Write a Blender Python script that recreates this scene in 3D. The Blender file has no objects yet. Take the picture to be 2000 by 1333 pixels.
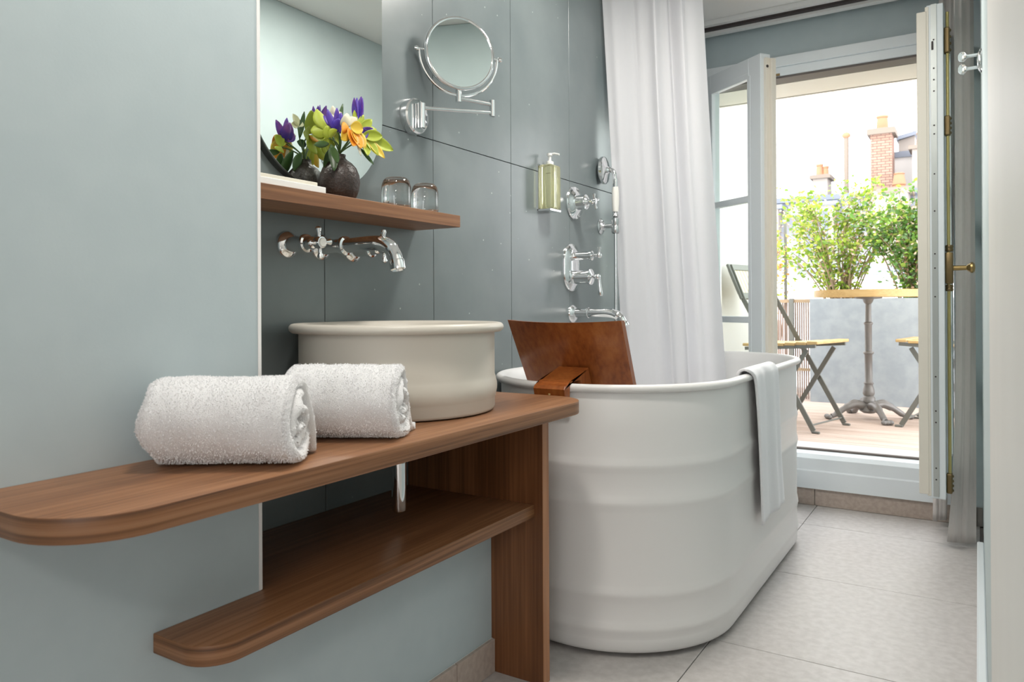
import bpy, bmesh, math, random
from mathutils import Vector, Matrix, noise
S = bpy.context.scene
COL = S.collection
PI = math.pi

# ------------------------------------------------------------------ camera, world, sun, exposure
YAW, PITCH, ROLL = .5579, .0017, -.0053
fw = Vector((-math.sin(YAW), math.cos(YAW), 0)); rt = Vector((math.cos(YAW), math.sin(YAW), 0)); up = Vector((0, 0, 1))
fw2 = fw*math.cos(PITCH)+up*math.sin(PITCH); up2 = up*math.cos(PITCH)-fw*math.sin(PITCH)
r3 = rt*math.cos(ROLL)+up2*math.sin(ROLL); up3 = up2*math.cos(ROLL)-rt*math.sin(ROLL)
cam_d = bpy.data.cameras.new('camera'); cam = bpy.data.objects.new('camera', cam_d); COL.objects.link(cam)
M = Matrix((r3, up3, -fw2)).transposed().to_4x4(); M.translation = Vector((0, 0, .878)); cam.matrix_world = M
cam_d.sensor_width = 36; cam_d.lens = 1457.5/2000*36; cam_d.shift_y = (594.1-666.5)/2000
cam_d.clip_start = .02; cam_d.clip_end = 200
cam_d.dof.use_dof = True; cam_d.dof.focus_distance = 1.75; cam_d.dof.aperture_fstop = 9
S.camera = cam
S.view_settings.view_transform = 'Standard'; S.view_settings.look = 'None'; S.view_settings.gamma = 1
S.view_settings.use_curve_mapping = False
S.view_settings.exposure = 0.66

W = bpy.data.worlds.new('world'); S.world = W; W.use_nodes = True
nt = W.node_tree; bg = nt.nodes['Background']
bg.inputs['Color'].default_value = (.985, .99, 1.0, 1); bg.inputs['Strength'].default_value = 3.7

sun_d = bpy.data.lights.new('sun', 'SUN'); sun = bpy.data.objects.new('sun', sun_d); COL.objects.link(sun)
sun_d.energy = 1.0; sun_d.angle = math.radians(6); sun_d.color = (1, .93, .82)
sun.rotation_euler = Vector((.30, .45, -.84)).to_track_quat('-Z', 'Y').to_euler()

# ------------------------------------------------------------------ materials
MATS = {}
def nodes_of(name):
    m = bpy.data.materials.new(name); m.use_nodes = True
    n = m.node_tree.nodes; return m, n, m.node_tree.links, n['Principled BSDF']
def setp(b, **k):
    for a, v in k.items():
        key = {'rough': 'Roughness', 'metal': 'Metallic', 'ior': 'IOR', 'trans': 'Transmission Weight', 'spec': 'Specular IOR Level',
               'coat': 'Coat Weight', 'coatr': 'Coat Roughness', 'sheen': 'Sheen Weight', 'sss': 'Subsurface Weight', 'alpha': 'Alpha'}[a]
        b.inputs[key].default_value = v
def rgba(c): return (c[0], c[1], c[2], 1)
def plain(name, c, **k):
    m, n, l, b = nodes_of(name); b.inputs['Base Color'].default_value = rgba(c); setp(b, **k); MATS[name] = m; return m
def noisy(name, c1, c2, scale=(5, 5, 5), nscale=1., detail=5, bump=0., bscale=None, lo=.35, hi=.65, dist=.002, **k):
    m, n, l, b = nodes_of(name); setp(b, **k)
    tc = n.new('ShaderNodeTexCoord'); mp = n.new('ShaderNodeMapping'); mp.inputs['Scale'].default_value = scale
    l.new(tc.outputs['Object'], mp.inputs['Vector'])
    t = n.new('ShaderNodeTexNoise'); t.inputs['Scale'].default_value = nscale; t.inputs['Detail'].default_value = detail
    l.new(mp.outputs['Vector'], t.inputs['Vector'])
    r = n.new('ShaderNodeValToRGB'); r.color_ramp.elements[0].position = lo; r.color_ramp.elements[1].position = hi
    r.color_ramp.elements[0].color = rgba(c1); r.color_ramp.elements[1].color = rgba(c2)
    l.new(t.outputs['Fac'], r.inputs['Fac']); l.new(r.outputs['Color'], b.inputs['Base Color'])
    if bump:
        t2 = t
        if bscale:
            t2 = n.new('ShaderNodeTexNoise'); t2.inputs['Scale'].default_value = bscale; t2.inputs['Detail'].default_value = 3
            l.new(tc.outputs['Object'], t2.inputs['Vector'])
        bp = n.new('ShaderNodeBump'); bp.inputs['Strength'].default_value = bump; bp.inputs['Distance'].default_value = dist
        l.new(t2.outputs['Fac'], bp.inputs['Height']); l.new(bp.outputs['Normal'], b.inputs['Normal'])
    MATS[name] = m; return m
def wood(name, c1, c2, c3, axis, fine=150., rough=.42, coat=0.):
    m, n, l, b = nodes_of(name); setp(b, rough=rough, coat=coat, coatr=.15)
    tc = n.new('ShaderNodeTexCoord')
    def tex(sc, long_, detail, dis=0.):
        mp = n.new('ShaderNodeMapping'); v = [sc]*3; v[axis] = long_; mp.inputs['Scale'].default_value = v
        l.new(tc.outputs['Object'], mp.inputs['Vector'])
        t = n.new('ShaderNodeTexNoise'); t.inputs['Scale'].default_value = 1; t.inputs['Detail'].default_value = detail
        t.inputs['Distortion'].default_value = dis; l.new(mp.outputs['Vector'], t.inputs['Vector']); return t
    a = tex(14, .9, 4, .6); f = tex(fine, 3.5, 3)
    mx = n.new('ShaderNodeMix'); mx.data_type = 'FLOAT'; mx.inputs['Factor'].default_value = .45
    l.new(a.outputs['Fac'], mx.inputs['A']); l.new(f.outputs['Fac'], mx.inputs['B'])
    r = n.new('ShaderNodeValToRGB'); e = r.color_ramp.elements
    e[0].position = .36; e[0].color = rgba(c1); e[1].position = .64; e[1].color = rgba(c3)
    x = e.new(.5); x.color = rgba(c2)
    l.new(mx.outputs['Result'], r.inputs['Fac']); l.new(r.outputs['Color'], b.inputs['Base Color'])
    bp = n.new('ShaderNodeBump'); bp.inputs['Strength'].default_value = .12; bp.inputs['Distance'].default_value = .001
    l.new(f.outputs['Fac'], bp.inputs['Height']); l.new(bp.outputs['Normal'], b.inputs['Normal'])
    MATS[name] = m; return m

noisy('paint_blue', (.415, .490, .515), (.435, .510, .533), nscale=2.5, bump=.05, bscale=220, rough=.55)
noisy('paint_white', (.82, .80, .765), (.84, .82, .785), nscale=2, bump=.012, bscale=200, rough=.55)
noisy('paint_aqua', (.56, .65, .66), (.58, .67, .68), nscale=2, bump=.012, bscale=200, rough=.55)
plain('paint_ceiling', (.82, .81, .79), rough=.7)
plain('grout_dark', (.03, .035, .038), rough=.8)
plain('grout_floor', (.27, .25, .235), rough=.85)
noisy('floor_tile', (.46, .435, .42), (.54, .515, .50), nscale=9, detail=8, bump=.12, bscale=60, rough=.42)
noisy('skirting_tile', (.38, .31, .265), (.45, .375, .325), nscale=14, detail=8, rough=.5)
wood('walnut_y', (.165, .069, .029), (.255, .115, .050), (.35, .172, .083), 1)
wood('walnut_z_shaded', (.10, .036, .012), (.155, .058, .020), (.23, .094, .036), 2)  # darker copy of the walnut: under-counter shade put into the colour
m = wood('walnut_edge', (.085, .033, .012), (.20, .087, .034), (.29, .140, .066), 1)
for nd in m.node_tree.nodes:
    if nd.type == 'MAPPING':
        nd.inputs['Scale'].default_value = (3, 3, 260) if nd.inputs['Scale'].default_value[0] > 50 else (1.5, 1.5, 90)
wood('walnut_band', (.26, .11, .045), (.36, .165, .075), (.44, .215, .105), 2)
wood('backrest_wood', (.19, .048, .010), (.29, .082, .018), (.37, .122, .030), 2, fine=90, rough=.3, coat=.25)
wood('light_wood', (.46, .30, .12), (.54, .37, .16), (.60, .44, .21), 0, rough=.5)
wood('deck_wood', (.42, .32, .265), (.49, .39, .33), (.55, .45, .395), 0, fine=60, rough=.7)
plain('tub_white', (.80, .785, .77), rough=.36)
plain('tub_inside', (.80, .80, .80), rough=.3)
plain('basin_cream', (.60, .565, .50), rough=.4)
plain('chrome', (.86, .87, .88), metal=1, rough=.06)
plain('chrome_soft', (.72, .73, .74), metal=1, rough=.18)
plain('mirror', (.86, .90, .88), metal=1, rough=.006)
plain('mirror_edge', (.03, .035, .035), rough=.3)
plain('porcelain', (.85, .84, .80), rough=.15)
plain('brass', (.42, .30, .13), metal=1, rough=.32)
plain('brass_dark', (.22, .16, .08), metal=1, rough=.4)
plain('brass_yellow', (.62, .52, .22), metal=1, rough=.3)
plain('door_paint', (.72, .77, .80), rough=.35)
plain('door_cream', (.74, .70, .62), rough=.5)
plain('steel_plate', (.52, .55, .54), metal=.8, rough=.35)
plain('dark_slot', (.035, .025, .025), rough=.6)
plain('gasket', (.12, .10, .09), rough=.6)
plain('track_white', (.80, .79, .78), rough=.4)
noisy('terry', (.82, .82, .83), (.90, .90, .91), nscale=260, detail=3, bump=.8, bscale=800, rough=.95, dist=.0022, sheen=.4)
plain('pile', (.90, .90, .91), rough=1., sheen=.3)
noisy('cotton_white', (.84, .84, .87), (.88, .88, .90), nscale=90, detail=3, bump=.3, bscale=500, rough=.9, sheen=.2)
lm_ = noisy('linen_greige', (.78, .74, .72), (.83, .80, .78), scale=(30, 30, 3), nscale=8, bump=.2, bscale=600, rough=.9, sheen=.2)
n = lm_.node_tree.nodes; l = lm_.node_tree.links; tr = n.new('ShaderNodeBsdfTranslucent'); tr.inputs['Color'].default_value = (.80, .77, .75, 1)
mx = n.new('ShaderNodeMixShader'); mx.inputs[0].default_value = .45
l.new(n['Principled BSDF'].outputs[0], mx.inputs[1]); l.new(tr.outputs[0], mx.inputs[2]); l.new(mx.outputs[0], n['Material Output'].inputs[0])
m, n, l, b = nodes_of('shower_cloth'); b.inputs['Base Color'].default_value = (.92, .92, .94, 1); setp(b, rough=.8)
tr = n.new('ShaderNodeBsdfTranslucent'); tr.inputs['Color'].default_value = (.92, .92, .95, 1)
mx = n.new('ShaderNodeMixShader'); mx.inputs[0].default_value = .5
l.new(b.outputs[0], mx.inputs[1]); l.new(tr.outputs[0], mx.inputs[2]); l.new(mx.outputs[0], n['Material Output'].inputs[0]); MATS['shower_cloth'] = m
noisy('vase_clay', (.018, .012, .010), (.045, .028, .022), nscale=60, detail=6, bump=.6, bscale=140, rough=.42, dist=.003)
plain('soil', (.05, .04, .03), rough=.9)
plain('paper_white', (.82, .82, .80), rough=.6)
plain('card_cream', (.72, .68, .58), rough=.6)
plain('petal_violet', (.060, .030, .36), rough=.5, sss=.1)
plain('petal_orange', (.80, .34, .03), rough=.5)
plain('petal_yellow', (.74, .52, .06), rough=.5)
plain('petal_lime', (.42, .50, .05), rough=.5)
plain('petal_cream', (.80, .76, .58), rough=.5)
plain('stem_green', (.07, .13, .03), rough=.5)
plain('leaf_dark', (.045, .10, .025), rough=.45)
noisy('zinc_planter', (.24, .275, .30), (.29, .325, .345), nscale=3, detail=6, rough=.6)
plain('zinc_roof', (.22, .235, .28), rough=.5)
plain('zinc_dark', (.14, .16, .20), rough=.5)
plain('facade_white', (.58, .57, .55), rough=.8)
plain('facade_stone', (.27, .24, .215), rough=.8)
plain('terracotta', (.32, .155, .085), rough=.8)
plain('cap_stone', (.17, .14, .115), rough=.9)
plain('window_dark', (.10, .12, .17), rough=.2)
plain('iron_grey', (.16, .165, .15), rough=.5, metal=.3)
plain('cast_iron', (.20, .195, .19), rough=.45, metal=.4)
plain('reed_brown', (.24, .17, .14), rough=.8)
plain('bark', (.30, .22, .14), rough=.9)
plain('soap_liquid_bottle', (.80, .80, .52), rough=.05, trans=.8, ior=1.4)
plain('pump_white', (.82, .82, .80), rough=.3)
plain('seat_cane', (.70, .62, .40), rough=.7)
m, n, l, b = nodes_of('clear_glass'); b.inputs['Base Color'].default_value = (.97, .99, .99, 1); setp(b, rough=0., trans=1., ior=1.45); MATS['clear_glass'] = m
m, n, l, b = nodes_of('pane_glass'); n.remove(b)
tr = n.new('ShaderNodeBsdfTransparent'); tr.inputs[0].default_value = (.95, .985, .965, 1); gl = n.new('ShaderNodeBsdfGlossy'); gl.inputs['Roughness'].default_value = 0
mx = n.new('ShaderNodeMixShader'); mx.inputs[0].default_value = .045
l.new(tr.outputs[0], mx.inputs[1]); l.new(gl.outputs[0], mx.inputs[2]); l.new(mx.outputs[0], n['Material Output'].inputs[0]); MATS['pane_glass'] = m
# slate: dark blue-grey, cloudy, sparse pale chips
m, n, l, b = nodes_of('slate')
tc = n.new('ShaderNodeTexCoord'); t = n.new('ShaderNodeTexNoise'); t.inputs['Scale'].default_value = 3.5; t.inputs['Detail'].default_value = 8
l.new(tc.outputs['Object'], t.inputs['Vector'])
r = n.new('ShaderNodeValToRGB'); r.color_ramp.elements[0].position = .3; r.color_ramp.elements[1].position = .7
r.color_ramp.elements[0].color = (.135, .165, .174, 1); r.color_ramp.elements[1].color = (.195, .228, .234, 1)
l.new(t.outputs['Fac'], r.inputs['Fac'])
fm = n.new('ShaderNodeMapping'); fm.inputs['Scale'].default_value = (0, 1, 1); l.new(tc.outputs['Object'], fm.inputs['Vector'])
v = n.new('ShaderNodeTexVoronoi'); v.inputs['Scale'].default_value = 24; l.new(fm.outputs['Vector'], v.inputs['Vector'])
lt = n.new('ShaderNodeMath'); lt.operation = 'LESS_THAN'; lt.inputs[1].default_value = .058; l.new(v.outputs['Distance'], lt.inputs[0])
sp = n.new('ShaderNodeSeparateColor'); l.new(v.outputs['Color'], sp.inputs[0])
g2 = n.new('ShaderNodeMath'); g2.operation = 'GREATER_THAN'; g2.inputs[1].default_value = .55; l.new(sp.outputs[0], g2.inputs[0])
mu = n.new('ShaderNodeMath'); mu.operation = 'MULTIPLY'; l.new(lt.outputs[0], mu.inputs[0]); l.new(g2.outputs[0], mu.inputs[1])
mc = n.new('ShaderNodeMix'); mc.data_type = 'RGBA'; l.new(mu.outputs[0], mc.inputs['Factor']); l.new(r.outputs['Color'], mc.inputs['A'])
mc.inputs['B'].default_value = (.42, .46, .46, 1); l.new(mc.outputs['Result'], b.inputs['Base Color'])
setp(b, rough=.30, spec=.7)
bp = n.new('ShaderNodeBump'); bp.inputs['Strength'].default_value = .05; bp.inputs['Distance'].default_value = .002
l.new(t.outputs['Fac'], bp.inputs['Height']); l.new(bp.outputs['Normal'], b.inputs['Normal']); MATS['slate'] = m
# foliage: colour differs leaf by leaf
def leafmat(name, cols):
    m, n, l, b = nodes_of(name); setp(b, rough=.5)
    g = n.new('ShaderNodeNewGeometry'); r = n.new('ShaderNodeValToRGB'); r.color_ramp.interpolation = 'CONSTANT'
    e = r.color_ramp.elements
    for i, c in enumerate(cols):
        x = e[i] if i < 2 else e.new(i/len(cols)); x.position = i/len(cols); x.color = rgba(c)
    l.new(g.outputs['Random Per Island'], r.inputs['Fac']); l.new(r.outputs['Color'], b.inputs['Base Color'])
    tl = n.new('ShaderNodeBsdfTranslucent'); l.new(r.outputs['Color'], tl.inputs['Color'])
    mx = n.new('ShaderNodeMixShader'); mx.inputs[0].default_value = .35
    l.new(b.outputs[0], mx.inputs[1]); l.new(tl.outputs[0], mx.inputs[2]); l.new(mx.outputs[0], n['Material Output'].inputs[0]); MATS[name] = m
leafmat('foliage_yellowgreen', [(.30, .42, .04), (.20, .33, .03), (.40, .48, .08), (.13, .24, .03)])
leafmat('foliage_green', [(.12, .27, .04), (.20, .36, .05), (.08, .19, .04), (.30, .42, .07), (.16, .27, .12)])
leafmat('foliage_amber', [(.55, .42, .05), (.50, .28, .08), (.35, .42, .06)])
leafmat('blossom', [(.75, .52, .40), (.80, .62, .50), (.70, .42, .30), (.82, .70, .58)])
# brick
m, n, l, b = nodes_of('brick_wall'); tc = n.new('ShaderNodeTexCoord'); br = n.new('ShaderNodeTexBrick')
mp = n.new('ShaderNodeMapping'); mp.inputs['Rotation'].default_value = (PI/2, 0, 0)
l.new(tc.outputs['Object'], mp.inputs['Vector']); l.new(mp.outputs['Vector'], br.inputs['Vector'])
br.inputs['Scale'].default_value = 1; br.inputs['Brick Width'].default_value = .17; br.inputs['Row Height'].default_value = .06; br.inputs['Mortar Size'].default_value = .008
br.inputs['Color1'].default_value = (.26, .145, .105, 1); br.inputs['Color2'].default_value = (.31, .19, .145, 1); br.inputs['Mortar'].default_value = (.10, .065, .055, 1)
l.new(br.outputs['Color'], b.inputs['Base Color']); setp(b, rough=.9); MATS['brick_wall'] = m

# ------------------------------------------------------------------ mesh helpers
class B:
    """collects shapes in a bmesh, then links them as ONE mesh object"""
    def __init__(s): s.bm = bmesh.new()
    def box(s, x0, x1, y0, y1, z0, z1, bev=0., seg=2, M=None):
        vs = [s.bm.verts.new((x, y, z)) for x in (x0, x1) for y in (y0, y1) for z in (z0, z1)]
        q = [(0, 1, 3, 2), (4, 6, 7, 5), (0, 4, 5, 1), (2, 3, 7, 6), (0, 2, 6, 4), (1, 5, 7, 3)]
        fs = [s.bm.faces.new([vs[i] for i in f]) for f in q]
        if M is not None:
            for w in vs: w.co = M @ w.co
        if bev:
            es = list({e for f in fs for e in f.edges})
            bmesh.ops.bevel(s.bm, geom=es, offset=bev, segments=seg, affect='EDGES', profile=.5)
        return s
    def prism(s, pts, a0, a1, axis='z', bev=0., M=None):
        """extrude a polygon: axis z -> pts are (x,y); axis x -> (y,z); axis y -> (x,z)"""
        def P(p, a): return {'z': (p[0], p[1], a), 'x': (a, p[0], p[1]), 'y': (p[0], a, p[1])}[axis]
        lo = [s.bm.verts.new(P(p, a0)) for p in pts]; hi = [s.bm.verts.new(P(p, a1)) for p in pts]
        fs = [s.bm.faces.new(lo[::-1]), s.bm.faces.new(hi)]
        k = len(pts)
        for i in range(k): fs.append(s.bm.faces.new((lo[i], lo[(i+1) % k], hi[(i+1) % k], hi[i])))
        if M is not None:
            for w in lo+hi: w.co = M @ w.co
        bmesh.ops.recalc_face_normals(s.bm, faces=fs)
        if bev:
            es = list({e for f in fs[:2] for e in f.edges})
            bmesh.ops.bevel(s.bm, geom=es, offset=bev, segments=2, affect='EDGES', profile=.5)
        return s
    def lathe(s, prof, c=(0, 0, 0), d=(0, 0, 1), n=32, sy=1.):
        """prof: list of (radius, height) turned about direction d through c"""
        d = Vector(d).normalized(); q = d.to_track_quat('Z', 'Y') if abs(d.z) < .999 else (Matrix.Identity(3) if d.z > 0 else Matrix.Rotation(PI, 3, 'X')).to_quaternion()
        c = Vector(c); rings = []
        for r, h in prof:
            if r < 1e-6: rings.append([s.bm.verts.new(c+q @ Vector((0, 0, h)))])
            else: rings.append([s.bm.verts.new(c+q @ Vector((r*math.cos(2*PI*k/n), sy*r*math.sin(2*PI*k/n), h))) for k in range(n)])
        for a, b_ in zip(rings, rings[1:]):
            for k in range(n):
                k2 = (k+1) % n
                if len(a) == 1 and len(b_) == 1: continue
                if len(a) == 1: s.bm.faces.new((a[0], b_[k2], b_[k]))
                elif len(b_) == 1: s.bm.faces.new((a[k], a[k2], b_[0]))
                else: s.bm.faces.new((a[k], a[k2], b_[k2], b_[k]))
        return s
    def tube(s, pts, r, n=12, cap=True):
        pts = [Vector(p) for p in pts]; rings = []; prev = None
        rr = r if isinstance(r, (list, tuple)) else [r]*len(pts)
        for i, p in enumerate(pts):
            t = (pts[min(i+1, len(pts)-1)]-pts[max(i-1, 0)]).normalized()
            if prev is None:
                a = t.orthogonal().normalized()
            else:
                a = prev-t*prev.dot(t); a = a.normalized() if a.length > 1e-6 else t.orthogonal().normalized()
            prev = a; b_ = t.cross(a)
            rings.append([s.bm.verts.new(p+(a*math.cos(2*PI*k/n)+b_*math.sin(2*PI*k/n))*rr[i]) for k in range(n)])
        for A, C in zip(rings, rings[1:]):
            for k in range(n): s.bm.faces.new((A[k], A[(k+1) % n], C[(k+1) % n], C[k]))
        if cap: s.bm.faces.new(rings[0][::-1]); s.bm.faces.new(rings[-1])
        return s
    def bar(s, p, q, w, h, upv=(0, 0, 1)):
        """flat bar from p to q, width w, height h"""
        p, q = Vector(p), Vector(q); t = (q-p).normalized(); u_ = Vector(upv); sd = t.cross(u_).normalized(); u_ = sd.cross(t)
        L = (q-p).length; Mx = Matrix((t, sd, u_)).transposed().to_4x4(); Mx.translation = p
        return s.box(0, L, -w/2, w/2, -h/2, h/2, M=Mx)
    def sphere(s, c, r, sc=(1, 1, 1), u=20, v=12):
        Mx = Matrix.Translation(c) @ Matrix.Diagonal((*[r*k for k in sc], 1))
        bmesh.ops.create_uvsphere(s.bm, u_segments=u, v_segments=v, radius=1, matrix=Mx); return s
    def grid(s, rows, closed=False):
        """rows of points -> quads"""
        V = [[s.bm.verts.new(p) for p in r_] for r_ in rows]
        for a, b_ in zip(V, V[1:]):
            k = len(a)
            for i in range(k if closed else k-1): s.bm.faces.new((a[i], a[(i+1) % k], b_[(i+1) % k], b_[i]))
        return V
    def build(s, name, mat, parent=None, smooth=None, kind=None):
        off = Vector((0, 0, 0))
        if parent is not None:
            p = parent; loc_ = False
            while p is not None: off += p.location; loc_ = loc_ or bool(p.get('_local')); p = p.parent
            if loc_: off = Vector((0, 0, 0))
        if off.length:
            for w in s.bm.verts: w.co -= off
        bmesh.ops.recalc_face_normals(s.bm, faces=s.bm.faces)
        me = bpy.data.meshes.new(name); s.bm.to_mesh(me); s.bm.free()
        me.materials.append(MATS[mat] if isinstance(mat, str) else mat)
        if smooth is not None:
            me.polygons.foreach_set('use_smooth', [True]*len(me.polygons))
            try: me.set_sharp_from_angle(angle=math.radians(smooth))
            except Exception: pass
        o = bpy.data.objects.new(name, me); COL.objects.link(o); o.parent = parent
        if kind: o['kind'] = kind
        return o
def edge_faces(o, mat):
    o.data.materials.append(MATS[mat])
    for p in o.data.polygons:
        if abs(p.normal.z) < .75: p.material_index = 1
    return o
def thing(name, label, cat, loc=(0, 0, 0), rz=0, group=None, local=False):
    o = bpy.data.objects.new(name, None); COL.objects.link(o); o.location = loc; o.rotation_euler = (0, 0, rz); o.empty_display_size = .05
    o['label'] = label; o['category'] = cat
    if group: o['group'] = group
    if local: o['_local'] = 1
    return o
def tag(o, label, cat, group=None):
    o['label'] = label; o['category'] = cat
    if group: o['group'] = group
    return o
def struct(o, label=None):
    o['kind'] = 'structure'
    if label: o['label'] = label
    return o
def copy_tree(o, parent=None):
    c = o.copy(); COL.objects.link(c); c.parent = parent
    for ch in [x for x in o.children]: copy_tree(ch, c)
    return c
def arc(cx, cy, r, a0, a1, n=10):
    return [(cx+r*math.cos(math.radians(a0+(a1-a0)*k/n)), cy+r*math.sin(math.radians(a0+(a1-a0)*k/n))) for k in range(n+1)]
def lerp(a, b, t): return a+(b-a)*t
def smoothpath(pts, sub=8):
    """Catmull-Rom through pts"""
    P = [Vector(p) for p in pts]; P = [P[0]*2-P[1]]+P+[P[-1]*2-P[-2]]; out = []
    for i in range(1, len(P)-2):
        for k in range(sub):
            t = k/sub; a, b_, c, d = P[i-1], P[i], P[i+1], P[i+2]
            out.append(.5*((2*b_)+(c-a)*t+(2*a-5*b_+4*c-d)*t*t+(3*b_-a-3*c+d)*t**3))
    out.append(P[-2]); return out

# ------------------------------------------------------------------ setting: walls, floor, ceiling
XS, XB, XF = -1.253, -.995, -.757          # slate face, blue wall face, counter front
YD, CEIL = 3.457, 2.16                      # door wall, ceiling height
BACK, BEDX = -3.2, 2.6                      # the bedroom behind the camera

fl = struct(B().box(-1.5, BEDX, BACK, YD+.3, -.06, -.006).build('floor', 'grout_floor'), 'floor of large square greige stone tiles')
g = .0012
tile_mesh = {}
for i in range(-1, 1):
    for k in range(-2, 5):
        x0, x1 = -.597+.6*i, -.597+.6*(i+1); y0, y1 = 1.936+.602*(k-1), 1.936+.602*k
        x0 = max(x0, -1.253); y1 = min(y1, YD-.002)
        if y1-y0 < .05: continue
        B().box(x0+g, x1-g, y0+g, y1-g, -.006, 0, bev=.0008, seg=1).build('tile', 'floor_tile', fl)
B().box(-.99, BEDX, BACK, .13, -.006, 0).build('bedroom_floor', 'floor_tile', fl)

struct(B().box(-1.5, BEDX, BACK, YD+.3, CEIL, CEIL+.1).build('ceiling', 'paint_ceiling'))
wl = struct(B().box(-1.45, XS-.009, .80, YD+.3, 0, CEIL).build('wall_left', 'grout_dark'), 'wall clad in tall dark blue-grey slate panels')
ys = [.822]+[1.2085+.3988*k for k in range(0, 6)]+[YD-.001]
for a, c in zip(ys, ys[1:]):
    if c-a < .03: continue
    for z0, z1 in ((.001, .128), (.128, 1.328), (1.328, CEIL-.001)):
        B().box(XS-.009, XS, a+.001, c-.001, z0+.001, z1-.001, bev=.0006, seg=1).build('slate_panel', 'slate', wl)

pw = B().prism([(-1.45, BACK), (XB, BACK), (XB, .8214-.008), (XB-.006, .8214), (-1.45, .8214)], .386, CEIL)
pw.prism([(-1.45, BACK), (XB, BACK), (XB, 1.494), (XS, 1.494), (XS, .80), (-1.45, .80)], 0, .386)
pw = pw.build('wall_partition', 'paint_blue')
for z0, z1 in ((.4155, .633), (.6625, CEIL-.001)): B().box(XB-.003, XB+.0012, .8118, .8180, z0, z1).build('corner_bead', 'track_white', pw)
struct(pw, 'pale grey-blue painted wall, standing proud of the slate')
wr = struct(B().box(.014, .16, .13, YD+.3, 0, CEIL, bev=.004, seg=1).build('wall_right', 'paint_aqua'), 'pale aqua painted wall along the right')
struct(B().box(.0115, .02, .125, 1.05, 0, CEIL-.001, bev=.002, seg=1).build('trim_2', 'paint_white'), 'cream-white door casing at the right edge, closest to the viewer')
struct(B().box(.16, BEDX, .13, .28, 0, CEIL).build('wall_bedroom', 'paint_white'))
struct(B().box(BEDX, BEDX+.1, BACK, .28, 0, CEIL).build('wall_bedroom_side', 'paint_white'))
wb = B().box(-1.5, .4, BACK-.1, BACK, 0, CEIL); wb.box(1.6, BEDX+.1, BACK-.1, BACK, 0, CEIL); wb.box(.4, 1.6, BACK-.1, BACK, 0, .9); wb.box(.4, 1.6, BACK-.1, BACK, 2.0, CEIL)  # unseen window opening, added and sized to let sky light fill the room
struct(wb.build('wall_behind', 'paint_white'), 'rear bedroom wall with an added window opening for fill light')

# door wall with its opening
DX0, DX1, DZ0, DZ1 = -1.135, -.035, .075, 1.972
d = B().box(-1.45, DX0, YD, 3.79, 0, CEIL); d.box(DX1, .16, YD, 3.79, 0, CEIL); d.box(DX0, DX1, YD, 3.79, DZ1, CEIL); d.box(DX0, DX1, YD+.02, 3.79, 0, DZ0)
wbk = struct(d.build('wall_back', 'paint_blue'), 'pale grey-blue wall around the terrace door')
sof = B().box(DX0, DX1, YD+.1, 3.80, 1.885, DZ1); sof.box(-1.5, .5, 3.79, 3.82, 1.885, 2.6); sof.box(-1.45, DX0+.02, 3.79, 3.82, 0, 1.885); sof.box(DX1-.02, .5, 3.79, 3.82, 0, 1.885)
struct(sof.build('wall_outside', 'door_cream'), 'cream rendered outside face and soffit over the terrace door')

# skirting tiles
sk = struct(B().box(XB, XB+.004, .1, 1.494, 0, .079).build('baseboard_left', 'track_white'), 'tile skirting along the foot of the pale wall')
for a, c in ((.14, .74), (.74, 1.34), (1.34, 1.4935)):
    B().box(XB+.002, XB+.011, a+.0012, c-.0012, .001, .080, bev=.001, seg=1).build('tile', 'skirting_tile', sk)
sk = struct(B().box(-1.25, .012, YD-.004, YD+.02, 0, .073).build('baseboard_back', 'grout_floor'), 'tile step below the terrace door')
for a, c in ((-1.2, -.605), (-.605, -.007)):
    B().box(a+.0012, c-.0012, YD-.012, YD-.003, .001, .075, bev=.001, seg=1).build('tile', 'skirting_tile', sk)
struct(B().box(-.006, .0135, 1.052, 2.92, .0, .085, bev=.003, seg=1).build('baseboard_right', 'door_paint'), 'low pale blue skirting board along the right wall')

# ------------------------------------------------------------------ terrace door: fixed frame and two leaves
fr_ = thing('trim_1', 'pale grey-blue fixed frame of the terrace door with stepped sill', 'door frame', (-.585, YD, .075)); del fr_['category']; fr_['kind'] = 'structure'
J0, J1 = -1.085, -.08
B().box(DX0, J0, YD-.022, YD+.06, DZ0, DZ1, bev=.003).build('jamb', 'door_paint', fr_)
B().box(J1, DX1, YD-.022, YD+.06, DZ0, DZ1, bev=.003).build('jamb', 'door_paint', fr_)
h = B().box(DX0, DX1, YD-.022, YD+.06, 1.930, DZ1+.004, bev=.003); h.box(J0-.01, J1+.01, YD-.012, YD+.07, 1.893, 1.931, bev=.003)
h = h.build('head', 'door_paint', fr_)
B().box(J0, J1, YD+.0, YD+.09, 1.884, 1.893).build('seal', 'gasket', fr_)
B().box(-.86, -.74, YD-.016, YD-.008, 1.893, 1.902).build('strike_plate', 'brass_dark', fr_)
s_ = B().prism([(YD-.022, .075), (YD-.022, .150), (YD-.016, .156), (YD-.016, .205), (YD+.0, .222), (YD+.05, .228), (YD+.1, .228), (YD+.1, .075)], DX0, DX1, 'x')
s_.build('sill', 'door_paint', fr_)
B().box(J0, J1, YD+.052, YD+.075, .227, .236).build('seal', 'gasket', fr_)
B().box(J0, J1, YD+.1, 3.80, .18, .214).build('threshold', 'facade_white', fr_)

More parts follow.
